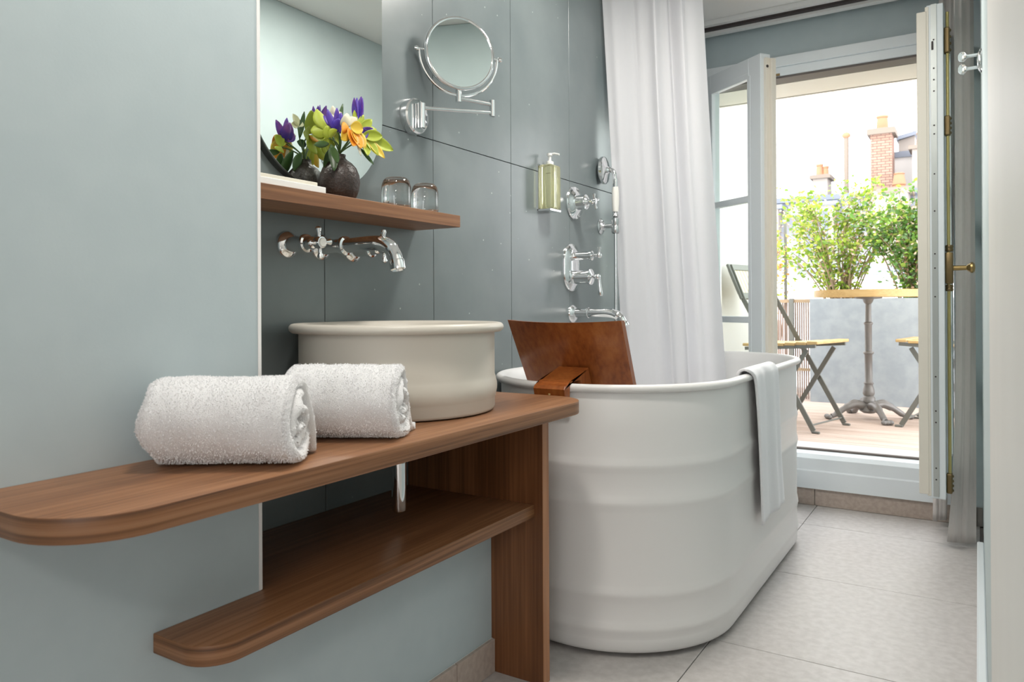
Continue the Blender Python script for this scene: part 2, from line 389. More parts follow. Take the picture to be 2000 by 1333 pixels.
def leaf(root, w, z0, z1, room):
    """door leaf in local coords: hinge at x=0, free edge at x=w; room = -1/+1, the local y side of the room"""
    st, t = .074, .052
    y0, y1 = -t/2, t/2
    B().box(0, st, y0, y1, z0, z1, bev=.003).build('stile', 'door_paint', root)
    B().box(w-st, w, y0, y1, z0, z1, bev=.003).build('stile', 'door_paint', root)
    B().box(st, w-st, y0, y1, z1-.075, z1, bev=.003).build('rail', 'door_paint', root)
    B().box(st, w-st, y0, y1, z0, z0+.09, bev=.003).build('rail', 'door_paint', root)
    b = B()
    for zz in (z1-.0745, z0+.0895):       # glazing beads
        b.box(st, w-st, room*.021-.006, room*.021+.006, zz-.012, zz+.012, bev=.002)
    for xx in (st, w-st): b.box(xx-.010, xx+.010, room*.021-.006, room*.021+.006, z0+.09, z1-.075, bev=.002)
    b.build('bead', 'door_paint', root)
    H = (z1-.075)-(z0+.09); zs = [z0+.09+H*k/3 for k in range(4)]
    for zz in zs[1:3]: B().box(st, w-st, -.013, .017, zz-.014, zz+.014, bev=.003).build('muntin', 'door_paint', root)
    for a, c in zip(zs, zs[1:]): B().box(st-.004, w-st+.004, -.002, .002, a+.013, c-.013).build('pane', 'pane_glass', root)
    return st, t
LA = math.atan2(3.208-3.445, -.747+1.078)
Ld = thing('door_1', 'left leaf of the terrace door, swung inward, three panes', 'door', (-1.078, 3.445, 0), LA, local=True); del Ld['category']; Ld['kind'] = 'structure'
LW = .407
leaf(Ld, LW, .2, 1.925, -1)
e = B().box(LW, LW+.014, -.010, .026, .2, 1.905, bev=.002); e.box(LW+.012, LW+.030, .006, .030, .2, 1.900, bev=.003)
e.build('meeting_edge', 'door_cream', Ld)
B().lathe([(0, .003), (.006, .003), (.006, 0), (0, 0)], (LW+.013, -.003, 1.868), (1, 0, 0), 12).build('keeper_hole', 'dark_slot', Ld)
RA = math.atan2(2.995-3.44, -.113+.098)
Rd = thing('door_2', 'right leaf of the terrace door, open square to the wall and seen on edge', 'door', (-.108, 3.44, 0), RA, local=True); del Rd['category']; Rd['kind'] = 'structure'
RW = .44
leaf(Rd, RW, .192, 1.925, 1)
e = B().box(RW-.01, RW+.004, -.056, -.024, .205, 1.905, bev=.003); e.box(RW-.02, RW+.002, -.030, -.018, .2, 1.92, bev=.002)
e.build('cover_strip', 'door_cream', Rd)
e = B().box(RW, RW+.003, -.012, .006, .20, 1.925)
e.build('lock_strip', 'steel_plate', Rd)
e = B()
for zz in (.26, .3, .46, .5, .62, .9, 1.0, 1.05, 1.2, 1.33, 1.47, 1.5, 1.62, 1.66, 1.7, 1.8):
    e.lathe([(0, .0012), (.0028, .0012), (.0028, 0)], (RW+.0028, -.003, zz), (1, 0, 0), 10)
e.box(RW+.002, RW+.005, -.010, -.004, 1.765, 1.795); e.build('screw', 'dark_slot', Rd)
es = B().tube([(RW-.035, .036, .23), (RW-.035, .036, 1.90)], .0055, 10).build('espagnolette_rod', 'brass_yellow', Rd)
for zz, hh in ((1.80, .09), (1.50, .07), (.245, .07)):
    c = B().box(RW-.05, RW-.020, .026, .044, zz-hh/2, zz+hh/2, bev=.004)
    for k in range(4): c.lathe([(.011, -.004), (.013, 0), (.011, .004)], (RW-.035, .036, zz-hh/2+.01+k*(hh-.02)/3), (0, 0, 1), 10)
    c.build('rod_guide', 'brass_dark', Rd)
c = B().box(RW-.054, RW-.016, .026, .050, 1.0-.055, 1.0+.055, bev=.004)
for zz in (-.075, -.064, .064, .075): c.lathe([(.0, -.006), (.011, -.006), (.013, 0), (.011, .006), (0, .006)], (RW-.035, .038, 1.0+zz), (0, 0, 1), 12)
hd = c.build('handle', 'brass_dark', Rd, smooth=40)
c = B().lathe([(.009, 0), (.0085, .03), (.008, .042), (.012, .046), (.014, .050), (.0185, .054), (.019, .060), (.013, .066), (0, .068)], (RW-.035, .048, 1.0), (0, 1, 0), 20)
c.build('knob', 'brass', hd, smooth=40)

# ------------------------------------------------------------------ wooden vanity
van = thing('vanity', 'walnut-veneer washstand with long rounded counter, lower shelf and side panel', 'vanity', (-1.0, 1.0, 0))
cr = .10
pts = [(XB+.0005, .384)]+arc(XF-cr, .384+cr, cr, -90, 0, 12)+arc(XF-.09, 1.562-.09, .09, 0, 90, 10)+[(XS+.001, 1.562), (XS+.001, .8225), (XB+.0005, .8225)]
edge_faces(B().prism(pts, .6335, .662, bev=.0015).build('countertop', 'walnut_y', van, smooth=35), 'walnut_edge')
lr = .055
pts = [(XB+.0005, .628)]+arc(-.874-lr, .628+lr, lr, -90, 0, 10)+[(-.874, 1.4935), (XS+.001, 1.4935), (XS+.001, .8225), (XB+.0005, .8225)]
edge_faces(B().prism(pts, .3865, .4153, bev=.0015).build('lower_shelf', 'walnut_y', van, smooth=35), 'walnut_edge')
p = B().box(XS+.001, -.8515, 1.494, 1.5232, .0, .6335, bev=.001, seg=1); p = p.build('side_panel', 'walnut_z_shaded', van); p.data.materials.append(MATS['walnut_band'])
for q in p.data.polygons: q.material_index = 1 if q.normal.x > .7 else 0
ws = B().prism([(XS+.0005, .823), (-1.1076, .823), (-1.1076, 1.5297), (XS+.0005, 1.5297)], 1.0755, 1.105, bev=.001)
tag(ws.build('wall_shelf', 'walnut_y'), 'walnut shelf on the slate wall below the mirror, holding a vase', 'shelf')

# ------------------------------------------------------------------ basin and bottle trap
BC = (-1.03, 1.2)
bs = thing('basin', 'round cream enamel vessel basin with rolled rim, on the counter', 'basin', (*BC, .662))
pr = [(0, .001), (.190, .001), (.199, .003), (.2015, .008), (.2015, .026), (.2035, .030), (.2060, .042), (.2066, .049), (.2060, .056), (.2035, .068), (.2015, .074), (.2015, .160)]
pr += [(.2015+.010+.0095*math.cos(a), .1715+.0095*math.sin(a)) for a in [math.radians(x) for x in (-150, -110, -70, -30, 0, 30, 60, 90, 120, 150)]]
pr += [(.196, .170), (.195, .06), (.185, .035), (.15, .022), (.03, .014), (0, .014)]
B().lathe([(r_, z+.662) for r_, z in pr], (*BC, 0), n=96).build('bowl', 'basin_cream', bs, smooth=60)
B().lathe([(0, .679), (.026, .679), (.030, .6765), (.030, .675)], (*BC, 0), n=24).build('drain', 'chrome', bs, smooth=40)
tp = thing('bottle_trap', 'chrome bottle trap below the counter, above the lower shelf', 'drain pipe', (*BC, .445))
B().lathe([(0, .447), (.010, .447), (.0145, .450), (.0155, .456), (.0155, .55), (.0165, .551), (.0165, .566), (.0125, .568), (.0125, .633)], (*BC, 0), n=32).build('bottle', 'chrome', tp, smooth=30)
B().tube([(BC[0]-.014, BC[1], .585), (XS+.001, BC[1], .585)], .011, 16).build('outlet_pipe', 'chrome', tp, smooth=30)
B().lathe([(.011, 0), (.028, .001), (.026, .005), (.011, .008)], (XS, BC[1], .585), (1, 0, 0), 24).build('wall_flange', 'chrome', tp, smooth=30)

# ------------------------------------------------------------------ bathtub
TX0, TX1, TY0, TY1, TR = -1.236, -.5595, 1.677, 3.149, .338
tub = thing('bathtub', 'freestanding off-white enamelled steel bathtub with pressed ribs and rolled rim', 'bathtub', ((TX0+TX1)/2, (TY0+TY1)/2, 0))
def outline(o, n=36):
    P = []
    cx = (TX0+TX1)/2; R = TR+o
    for cy, a0 in ((TY1-TR, 0), (TY0+TR, 180)):
        for k in range(n+1):
            a = math.radians(a0+180*k/n); P.append((cx+R*math.cos(a), cy+R*math.sin(a)))
    # straight sides, sampled
    n2 = len(P)//2; out = P[:n2]
    for k in range(1, 14): t = k/14; out.append((lerp(P[n2-1][0], P[n2][0], t), lerp(P[n2-1][1], P[n2][1], t)))
    out += P[n2:]
    for k in range(1, 14): t = k/14; out.append((lerp(P[-1][0], P[0][0], t), lerp(P[-1][1], P[0][1], t)))
    return out
prof = [(-.030, .006), (-.012, .010), (-.004, .014), (0, .022), (0, .045)]
for zc_, hh in ((.072, .020), (.158, .020), (.383, .020), (.477, .020)):
    prof += [(0, zc_-hh-.004), (.0015, zc_-hh+.003), (.0034, zc_-.007), (.0046, zc_-.002), (.0040, zc_+.004), (.0015, zc_+hh-.003), (0, zc_+hh+.004)]
prof += [(0, .56), (0, .655)]
tb = B(); rows = [[(x, y, z) for x, y in outline(o)] for o, z in prof]
rim = [(.001+.0105+.0105*math.cos(math.radians(a))-.0105*.6, .6695+.0105*math.sin(math.radians(a))) for a in (-140, -100, -60, -20, 10, 40, 70, 90)]
rows += [[(x, y, z) for x, y in outline(o)] for o, z in rim]
V = tb.grid(rows, True); tb.bm.faces.new(V[0][::-1])
tb.build('shell', 'tub_white', tub, smooth=70)
ti = B()
inn = [(rim[-1][0], rim[-1][1]), (-.004, .679), (-.010, .672), (-.012, .64), (-.016, .4), (-.03, .2), (-.06, .12), (-.12, .095), (-.20, .09)]
V = ti.grid([[(x, y, z) for x, y in outline(o)] for o, z in inn], True); ti.bm.faces.new(V[-1])
ti.build('inner_bowl', 'tub_inside', tub, smooth=70)
B().grid and None
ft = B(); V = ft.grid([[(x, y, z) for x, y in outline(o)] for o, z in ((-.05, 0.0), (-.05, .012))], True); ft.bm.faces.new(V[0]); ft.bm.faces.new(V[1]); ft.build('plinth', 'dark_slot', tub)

# wooden backrest hooked over the near rim
bk = thing('wooden_bath_support', 'reddish wooden backrest hooked over the near end of the bathtub', 'bath support', (-.925, 1.75, .66))
def board(yo):
    rows = []
    for i in range(9):
        t = i/8; z = lerp(.575, .838, t); yb = lerp(1.868, 1.728, t)
        row = []
        for k in range(17):
            s = -1+k/8; x = -.925+s*lerp(.158, .168, t); sag = .024*(1-s*s)
            row.append((x, yb+yo-sag*.9, z-(.006*(1-s*s) if t > .9 else 0)))
        rows.append(row)
    return rows
bb = B(); f_, r_ = board(0), board(.021)
Vf, Vr = bb.grid(f_), bb.grid(r_)
for i in range(8):
    for c in (0, 16): bb.bm.faces.new((Vf[i][c], Vf[i+1][c], Vr[i+1][c], Vr[i][c]))
for k in range(16):
    for c in (0, 8): bb.bm.faces.new((Vf[c][k], Vf[c][k+1], Vr[c][k+1], Vr[c][k]))
bb.build('board', 'backrest_wood', bk, smooth=40)
hk = B().prism([(1.640, .640), (1.632, .668), (1.638, .676), (1.768, .713), (1.790, .66), (1.800, .60), (1.735, .60), (1.722, .684), (1.664, .684), (1.661, .640)], -.957, -.867, 'x', bev=.002)
hk.build('hook', 'backrest_wood', bk)
B().lathe([(0, .0015), (.0035, .001), (.0035, -.004)], (-.912, 1.6365, .655), (0, -1, 0), 12).build('dowel', 'light_wood', bk)

# hand towel over the right rim
ht = B(); rows = []
path = [(-.592, .56), (-.588, .62), (-.584, .67), (-.578, .688), (-.564, .696), (-.549, .694), (-.540, .682), (-.536, .66), (-.535, .60), (-.534, .52), (-.533, .44), (-.532, .36), (-.531, .29), (-.531, .232)]
for i, (x, z) in enumerate(path):
    row = []; t = max(0, (i-5)/8)
    for k in range(41):
        s = k/40; fold = .0048*math.sin(s*9+2.2*t+.4)+.003*math.sin(s*19+1.1+3*t)
        wob = .012*math.sin(5*t+s*2)
        y0, y1 = lerp(2.13, 2.245, t), lerp(2.425, 2.53, t)
        row.append((x+(fold*(.35+.65*t))*(1 if i > 5 else .4), lerp(y0, y1, s)+wob*t, z+(.010*math.sin(s*3.0)*t if i > 8 else 0)-(.030*s if i == len(path)-1 else 0)*0))
    rows.append(row)
rows = [[Vector(rows[i][k]) for i in range(len(rows))] for k in range(41)]
rows = [smoothpath(r_, 4) for r_ in rows]
ht.grid(rows); o = ht.build('hand_towel', 'cotton_white', None, smooth=80)
md = o.modifiers.new('thick', 'SOLIDIFY'); md.thickness = .0075; md.offset = 1
tag(o, 'white cotton hand towel hanging over the outer rim of the bathtub', 'towel')

# ------------------------------------------------------------------ rolled bath towels
def towel(name, label, c, ang, L, seed):
    random.seed(seed)
    NT, NL, turns = 250, 70, 2.85
    th = .0150                                # layer pitch
    def rad(a): return .006+th*a/(2*PI)
    amax = turns*2*PI; sc = .0590/rad(amax)
    ax = Vector((math.cos(ang), math.sin(ang), 0)); sd = Vector((-math.sin(ang), math.cos(ang), 0)); C = Vector(c)
    def pt(a, off, u):
        """a: angle along the spiral, off: 0 inner .. 1 outer skin, u: -1..1 along the roll"""
        r_ = rad(a)*sc+(off-.5)*th*sc*.93
        # end puff: the layers' edges are rounded
        e_ = max(0, abs(u)-.90)/.10; r_ = r_-(off-.5)*th*sc*.93*(1-math.sqrt(max(0, 1-e_*e_)))
        big = noise.noise(Vector((a*.8+seed, u*2.0, 3.1)))
        phi = -a-.75+seed*.1
        x, z = r_*math.cos(phi), r_*math.sin(phi)
        x *= 1.04
        if a > amax-.95:                      # loose outer end lies on the counter
            q = (a-(amax-.95))/.95; 
            z = lerp(z, -.0555+.010*off+.001, min(1, q*1.3)); x = lerp(x, x+.016, q)
        z = max(z, -.0560+.0015*noise.noise(Vector((x*60, u*9, seed))))
        x += .0035*big; z += .003*noise.noise(Vector((u*2.5, a, seed+7.)))*(1 if z > -.05 else 0)
        sag = .004*math.cos(u*PI/2)
        edge = u*L/2+ (.010*noise.noise(Vector((a*1.3, seed*2.+u, 0)))+.004*math.sin(a*1.5))*(abs(u)**6)
        p = C+ax*edge+sd*x+Vector((0, 0, .0562+z*(.98+.02*sag)))
        f = Vector((a*22, u*70, seed*3.)); 
        n1 = noise.noise(f); n2 = noise.noise(f*2.3)
        d_ = (sd*math.cos(phi)+Vector((0, 0, math.sin(phi))))
        if z > -.0545: p += d_*(.0011*n1+.0008*n2)*(1 if off > .5 else .6)
        return p
    b = B(); us = [-1+2*k/NL for k in range(NL+1)]
    us = sorted(set([-1, -.995, -.985, -.97, -.95, -.925]+[u for u in us if abs(u) < .91]+[.925, .95, .97, .985, .995, 1]))
    aa = [amax*(k/NT)**.8 for k in range(NT+1)]
    outer = b.grid([[pt(a, 1, u) for u in us] for a in aa]); inner = b.grid([[pt(a, 0, u) for u in us] for a in aa])
    for k in range(NT):
        for c_ in (0, -1): b.bm.faces.new((outer[k][c_], outer[k+1][c_], inner[k+1][c_], inner[k][c_]))
    for k in range(len(us)-1):
        for r_ in (0, -1): b.bm.faces.new((outer[r_][k], outer[r_][k+1], inner[r_][k+1], inner[r_][k]))
    vs, fs = [], []
    for _ in range(26000):
        a = lerp(amax-2*PI*1.02, amax, random.random()) if random.random() < .86 else amax*random.random()
        u = random.uniform(-1, 1) if random.random() < .8 else random.choice((-1, 1))*random.uniform(.9, 1)
        p = pt(a, 1 if random.random() < .9 else 0, u); p2 = pt(a-.03, 1, u); p3 = pt(a, 1, u-.02 if u > 0 else u+.02)
        nr = (p2-p).cross(p3-p); 
        if nr.length < 1e-12: continue
        nr.normalize(); ctr = C+ax*(u*L/2)+Vector((0, 0, .056))
        if nr.dot(p-ctr) < 0: nr = -nr
        if p.z < .6655: continue
        d_ = (nr+Vector((random.gauss(0, .6), random.gauss(0, .6), random.gauss(0, .6)))).normalized()*random.uniform(.0012, .0027)
        sdv = d_.orthogonal().normalized()*.00045; i0 = len(vs)
        vs += [p-sdv-d_*.2, p+sdv-d_*.2, p+d_*.7+sdv*.8+d_.cross(sdv)*.6, p+d_*.7-sdv*.8+d_.cross(sdv)*.6, p+d_]; fs += [(i0, i0+1, i0+2, i0+3), (i0+3, i0+2, i0+4)]
    o = b.build(name, 'terry', None, smooth=180)
    me = bpy.data.meshes.new('pile'); me.from_pydata([tuple(v) for v in vs], [], fs); me.materials.append(MATS['pile'])
    po = bpy.data.objects.new('pile', me); COL.objects.link(po); po.parent = o; po['kind'] = 'stuff'
    tag(o, label, 'towel', 'rolled bath towels on the counter'); return o
towel('rolled_towel', 'white terry towel rolled up, the nearer one at the left end of the counter', (-.876, .668, .662), math.atan2(.56, .83), .196, 1)
towel('rolled_towel', 'white terry towel rolled up, the farther one touching the cream basin', (-.882, .900, .662), math.atan2(.50, .866), .188, 4)

# ------------------------------------------------------------------ wall-mounted basin tap
tap = thing('basin_tap', 'chrome three-hole wall tap with cross handles below the walnut shelf', 'tap', (XS, 1.195, 1.01))
def flange(b, c, R, h=.012): return b.lathe([(0, 0), (R, 0), (R, .004), (R*.93, .007), (R*.72, h*.8), (R*.55, h), (.0, h)], c, (1, 0, 0), 32)
for y in (1.099, 1.296):
    v_ = flange(B(), (XS, y, 1.01), .029, .014)
    v_.lathe([(.0165, .01), (.0165, .052), (.019, .053), (.0205, .058), (.019, .063), (.015, .065), (.0125, .072), (.014, .078), (.012, .084), (.009, .088)], (XS, y, 1.01), (1, 0, 0), 28)
    v_ = v_.build('valve', 'chrome', tap, smooth=40)
    c = B()
    for a in (90, 0, 180, 270):
        ca, sa = math.cos(math.radians(a+6)), math.sin(math.radians(a+6)); o_ = Vector((XS+.098, y, 1.01)); dd = Vector((0, ca, sa))
        c.lathe([(.0055, .004), (.0042, .014), (.0045, .022), (.0068, .027), (.0068, .030), (.004, .033), (0, .034)], o_, dd, 14)
    c.lathe([(.009, -.012), (.0125, -.006), (.0135, .003), (.012, .009), (0, .010)], (XS+.098, y, 1.01), (1, 0, 0), 24)
    c = c.build('cross_handle', 'chrome', v_, smooth=40)
    B().lathe([(0, .0125), (.0085, .0118), (.0095, .0095), (.0095, .006)], (XS+.098, y, 1.01), (1, 0, 0), 20).build('cap', 'porcelain', c, smooth=40)
sp_ = flange(B(), (XS, 1.195, 1.01), .029, .014)
sp_.lathe([(.017, .01), (.0165, .07), (.021, .071), (.022, .076), (.021, .081), (.016, .083)], (XS, 1.195, 1.01), (1, 0, 0), 28)
sp_.tube(smoothpath([(XS+.08, 1.195, 1.01), (XS+.14, 1.195, 1.012), (XS+.185, 1.195, 1.010), (XS+.208, 1.195, .999), (XS+.220, 1.195, .982), (XS+.225, 1.195, .968)], 6), [.016]*20+[.0145]*11, 20)
sp_.lathe([(.0155, 0), (.0165, .004), (.0165, .020), (.0135, .022), (.012, .018), (0, .018)], (XS+.2235, 1.195, .974), (.22, 0, -1), 24)
sp_.lathe([(.004, 0), (.0045, .006), (.006, .010), (.004, .015), (0, .016)], (XS+.188, 1.195, 1.024), (.1, 0, 1), 12)
sp_.build('spout', 'chrome', tap, smooth=40)

# ------------------------------------------------------------------ mirror, make-up mirror
mr = thing('wall_mirror', 'frameless pill-shaped wall mirror above the walnut shelf', 'mirror', (XS, 1.18, 1.13))
def pill(R, top=1.95, yc=1.181, zc_=1.335): return arc(yc, zc_, R, 180, 360, 40)+arc(yc, top, R, 0, 180, 40)
B().prism(pill(.2), XS+.0005, XS+.017, 'x').build('backing', 'mirror_edge', mr)
B().prism(pill(.1985), XS+.0165, XS+.0215, 'x').build('glass', 'mirror', mr)

mm = thing('makeup_mirror', 'round chrome magnifying mirror on a folding wall arm', 'mirror', (XS, 1.515, 1.371))
B().lathe([(0, 0), (.047, 0), (.048, .006), (.046, .020), (.042, .024), (0, .025)], (XS, 1.515, 1.371), (1, 0, 0), 48).build('wall_plate', 'chrome', mm, smooth=30)
B().tube([(XS+.034, 1.515, 1.338), (XS+.034, 1.515, 1.402)], .0105, 24).build('wall_post', 'chrome', mm, smooth=30)
P0, P1, P2 = Vector((XS+.036, 1.515, 1.390)), Vector((-1.118, 1.695, 1.402)), Vector((-1.170, 1.612, 1.432))
B().tube([P0, P1], .0052, 16).build('arm', 'chrome_soft', mm, smooth=30)
B().tube([P1+Vector((0, 0, .022)), P2+Vector((0, 0, -.002))], .0055, 16).build('arm', 'chrome_soft', mm, smooth=30)
B().tube([P1-Vector((0, 0, .010)), P1+Vector((0, 0, .034))], .0078, 20).build('hinge', 'chrome', mm, smooth=30)
B().tube([P2-Vector((0, 0, .012)), P2+Vector((0, 0, .022))], .0082, 20).build('hinge', 'chrome', mm, smooth=30)
MC = Vector((-1.166, 1.612, 1.549)); axv = Vector((.545, .838, 0)).normalized(); nn = Vector((.838, -.545, .03)).normalized(); RM = .0985
upm = axv.cross(nn).normalized(); upm = upm if upm.z > 0 else -upm
b = B(); b.tube([MC-nn*.006+(axv*math.cos(a)+Vector((0, 0, 1))*math.sin(a))*(RM+.012) for a in [PI+PI*k/36 for k in range(37)]], .0042, 10)
b.build('fork', 'chrome', mm, smooth=30)
for s in (-1, 1):
    B().lathe([(.003, -.010), (.003, .010), (.0062, .012), (.0072, .017), (.005, .022), (0, .023)], MC-nn*.005+axv*s*(RM+.004), axv*s, 14).build('pivot', 'chrome', mm, smooth=30)
fr2 = B().lathe([(0, -.0105), (RM-.006, -.0105), (RM-.001, -.008), (RM+.001, -.003), (RM+.001, .003), (RM-.001, .006), (RM-.005, .0072), (RM-.008, .0055), (RM-.008, 0)], MC, nn, 64)
fr2.build('frame', 'chrome', mm, smooth=40)
B().lathe([(0, .0052), (RM-.0075, .0052), (RM-.0075, .002)], MC, nn, 64).build('glass', 'mirror', mm)

# ------------------------------------------------------------------ things on the walnut shelf
SZ = 1.105
bx = thing('white_box', 'flat white card box lying at the left end of the walnut shelf', 'box', (-1.17, 1.02, SZ))
B().box(-1.232, -1.120, .90, 1.085, SZ, SZ+.014, bev=.001, seg=1).build('box', 'paper_white', bx)
B().box(-1.236, -1.128, .90, 1.070, SZ+.0141, SZ+.0225, bev=.001, seg=1).build('lid', 'card_cream', bx)
for i, (y, lab) in enumerate(((1.370, 'upturned clear drinking glass nearer the vase'), (1.479, 'upturned clear drinking glass at the right end of the walnut shelf'))):
    R = .0345 if i == 0 else .0335
    pr = [(R-.0015, 0), (R+.0005, .001), (R+.001, .03), (R+.0005, .060), (R-.003, .072), (R-.009, .0785), (R-.016, .080), (0, .080), (0, .0695), (R-.014, .069), (R-.006, .063), (R-.0025, .055), (R-.0018, .03), (R-.0025, .001), (R-.0015, 0)]
    tag(B().lathe([(a, z+SZ) for a, z in pr], (-1.180, y, 0), n=48).build('drinking_glass', 'clear_glass', None, smooth=50), lab, 'glass', 'upturned glasses on the walnut shelf')

VC = Vector((-1.178, 1.181, SZ))
vs_ = thing('flower_vase', 'dark brown clay bud vase on the walnut shelf', 'vase', VC)
pr = [(0, 0), (.025, 0), (.034, .006), (.041, .024), (.0440, .042), (.0425, .058), (.036, .074), (.027, .084), (.017, .091), (.0125, .096), (.0135, .103), (.0110, .103), (.0090, .096), (.0090, .07), (0, .07)]
B().lathe([(r_, z+SZ) for r_, z in pr], VC*Vector((1, 1, 0)) if False else (VC.x, VC.y, 0), n=48).build('body', 'vase_clay', vs_, smooth=60)
random.seed(5)
def petal(b, base, tip, w, side, cup=.25, n=7, m_=4):
    base, tip = Vector(base), Vector(tip); t = (tip-base); L = t.length; t.normalize()
    sd = Vector(side); sd = (sd-t*sd.dot(t)).normalized(); nrm = t.cross(sd)
    rows = []
    for i in range(n+1):
        q = i/n; ww = w*math.sin(PI*min(1, (q*.93+.05)))**.75
        rows.append([base+t*(L*q)+sd*(ww*(k/m_)) + nrm*(cup*ww*(k/m_)**2+cup*L*.35*q*q) for k in range(-m_, m_+1)])
    b.grid(rows)
# flowers: name, label, stem top, parts
mouth = VC+Vector((0, 0, .104))
def flower(name, label, top, mat, petals, extra=()):
    f = thing(name, label, 'flower', mouth, group='flowers in the clay vase')
    q_ = 1.22; topv = Vector(top); mid = (mouth+topv)/2+Vector((.004, random.uniform(-.006, .006), .006))
    B().tube(smoothpath([mouth+Vector((0, 0, -.03)), mouth, mid, topv], 5), .0016, 8).build('stem', 'stem_green', f, smooth=60)
    for mt, ps in [(mat, petals)]+list(extra):
        for base, tip, w, side, cup in ps:
            b = B(); petal(b, topv+Vector(base)*q_, topv+Vector(tip)*q_, w*q_, side, cup)
            o = b.build('leaf' if mt in ('leaf_dark', 'stem_green') else 'petal', mt, f, smooth=80)
            md = o.modifiers.new('thick', 'SOLIDIFY'); md.thickness = .0008
    return f
# side vectors: Y is the picture's left-right, Z up
flower('gentian', 'violet gentian with two upright buds, tallest in the clay vase', (-1.165, 1.226, 1.278), 'petal_violet',
       [((0, 0, .006), (.004, .002, .052), .0075, (0, 1, 0), .5), ((0, .004, .006), (.002, .020, .056), .0085, (0, 1, .1), .5), ((-.004, .004, .006), (-.004, .018, .054), .0075, (1, .3, 0), -.5), ((-.004, -.002, .006), (-.002, .000, .050), .007, (1, 0, 0), -.5)],
       [('petal_lime', [((0, 0, -.012), (.006, -.010, .026), .008, (0, 1, 0), .4), ((0, 0, -.012), (.004, .028, .016), .010, (0, .4, 1), .3), ((0, .002, -.010), (.006, .012, .022), .009, (0, 1, 0), .3), ((0, 0, -.014), (.004, .050, .004), .012, (0, .2, 1), -.3), ((0, .020, -.01), (.004, .036, -.034), .009, (0, 1, .3), .3)])])
flower('gentian', 'violet gentian with spread petals, left of the orange bloom', (-1.150, 1.148, 1.248), 'petal_violet',
       [((0, -.004, 0), (.004, -.022, .034), .009, (0, 1, .5), .4), ((0, 0, 0), (.010, -.004, .020), .012, (0, 1, 0), .5), ((0, .004, 0), (.006, .018, .022), .012, (0, 1, -.4), .4), ((-.004, 0, 0), (-.010, .002, .042), .008, (0, 1, 0), -.4), ((-.006, -.004, 0), (-.026, -.012, .026), .011, (0, 1, 0), -.4), ((0, .012, .004), (.002, .010, .036), .008, (0, 1, 0), .3)])
flower('gentian', 'violet gentian petal cluster right of the orange bloom', (-1.160, 1.205, 1.248), 'petal_violet',
       [((0, 0, 0), (.006, .028, .014), .011, (0, .3, 1), .5), ((0, .004, .002), (.004, .040, .022), .009, (0, .4, 1), .5), ((-.004, 0, 0), (-.014, .020, .022), .010, (0, .5, 1), -.4)])
flower('alstroemeria', 'orange and yellow bloom at the front of the clay vase', (-1.132, 1.168, 1.247), 'petal_orange',
       [((0, 0, .006), (.012, -.014, -.028), .015, (0, 1, -.3), .4), ((0, .004, .006), (.014, .004, -.030), .014, (0, 1, 0), .4), ((0, -.004, .008), (.010, -.026, -.004), .013, (0, .3, 1), .4)],
       [('petal_yellow', [((0, .006, .008), (.010, .020, -.026), .013, (0, 1, .3), .4), ((0, 0, .010), (.006, .022, .010), .012, (0, .4, 1), .4), ((0, -.008, .004), (.004, -.030, -.018), .011, (0, .6, -1), .3)]),
        ('petal_cream', [((0, 0, .012), (.008, -.018, .026), .014, (0, 1, .6), .5), ((0, .004, .012), (.006, .012, .028), .012, (0, 1, -.4), .5), ((.004, .008, 0), (.012, .010, -.040), .0045, (0, 1, 0), .2)])])
flower('alstroemeria', 'lime-green bloom hanging over the right of the clay vase', (-1.150, 1.222, 1.247), 'petal_lime',
       [((0, 0, 0), (.010, -.004, -.034), .011, (0, 1, 0), .5), ((0, .006, .002), (.010, .024, -.030), .011, (0, 1, .2), .5), ((0, .010, .006), (.006, .066, -.012), .012, (0, .5, 1), .5), ((0, 0, .006), (.006, .040, .010), .011, (0, .2, 1), .5)],
       [('petal_yellow', [((.002, .010, .0), (.012, .040, -.032), .010, (0, 1, .4), .4)]), ('leaf_dark', [((0, -.010, .002), (.004, -.030, .006), .008, (0, 0, 1), .3), ((0, -.006, -.018), (.006, .018, -.046), .005, (0, 1, .2), .4)])])
flower('hellebore', 'lime-green flower at the left of the clay vase', (-1.155, 1.128, 1.232), 'petal_lime',
       [((0, .006, .0), (.006, -.008, .018), .012, (0, 1, .3), .5), ((0, 0, 0), (.012, .010, .012), .010, (0, 1, 0), .5), ((-.004, 0, 0), (-.010, -.006, -.010), .010, (0, 1, 0), .4)],
       [('leaf_dark', [((0, 0, -.01), (.004, -.034, -.018), .006, (0, .3, 1), .3), ((0, .004, -.012), (.006, .010, -.044), .010, (0, 1, 0), .3)])])
flower('hellebore', 'lime-green bloom at the back of the clay vase, seen in the mirror', (-1.200, 1.172, 1.262), 'petal_lime',
       [((0, 0, 0), (-.012, -.012, .040), .018, (0, 1, .2), .4), ((0, 0, 0), (-.012, -.030, -.004), .014, (0, .4, 1), .4), ((0, 0, -.004), (-.014, .010, -.034), .012, (0, 1, 0), .4), ((0, 0, -.004), (-.010, .030, -.016), .012, (0, .6, 1), .4)],
       [('petal_orange', [((-.002, 0, -.002), (-.014, .014, -.010), .009, (0, 1, 0), .4)])])
flower('freesia', 'small cream flower at the top of the clay vase', (-1.172, 1.166, 1.282), 'petal_cream',
       [((0, 0, 0), (.006, -.010, .020), .008, (0, 1, .4), .5), ((0, 0, 0), (.006, .010, .012), .008, (0, 1, -.3), .5), ((0, 0, 0), (.004, -.014, .002), .007, (0, .3, 1), .5)],
       [('leaf_dark', [((0, .004, -.020), (.006, .016, .030), .006, (0, 1, 0), .3), ((-.01, .0, -.05), (-.016, -.020, -.086), .010, (0, 1, 0), .3), ((.0, -.012, -.048), (.012, -.024, -.098), .011, (0, 1, 0), .3)])])

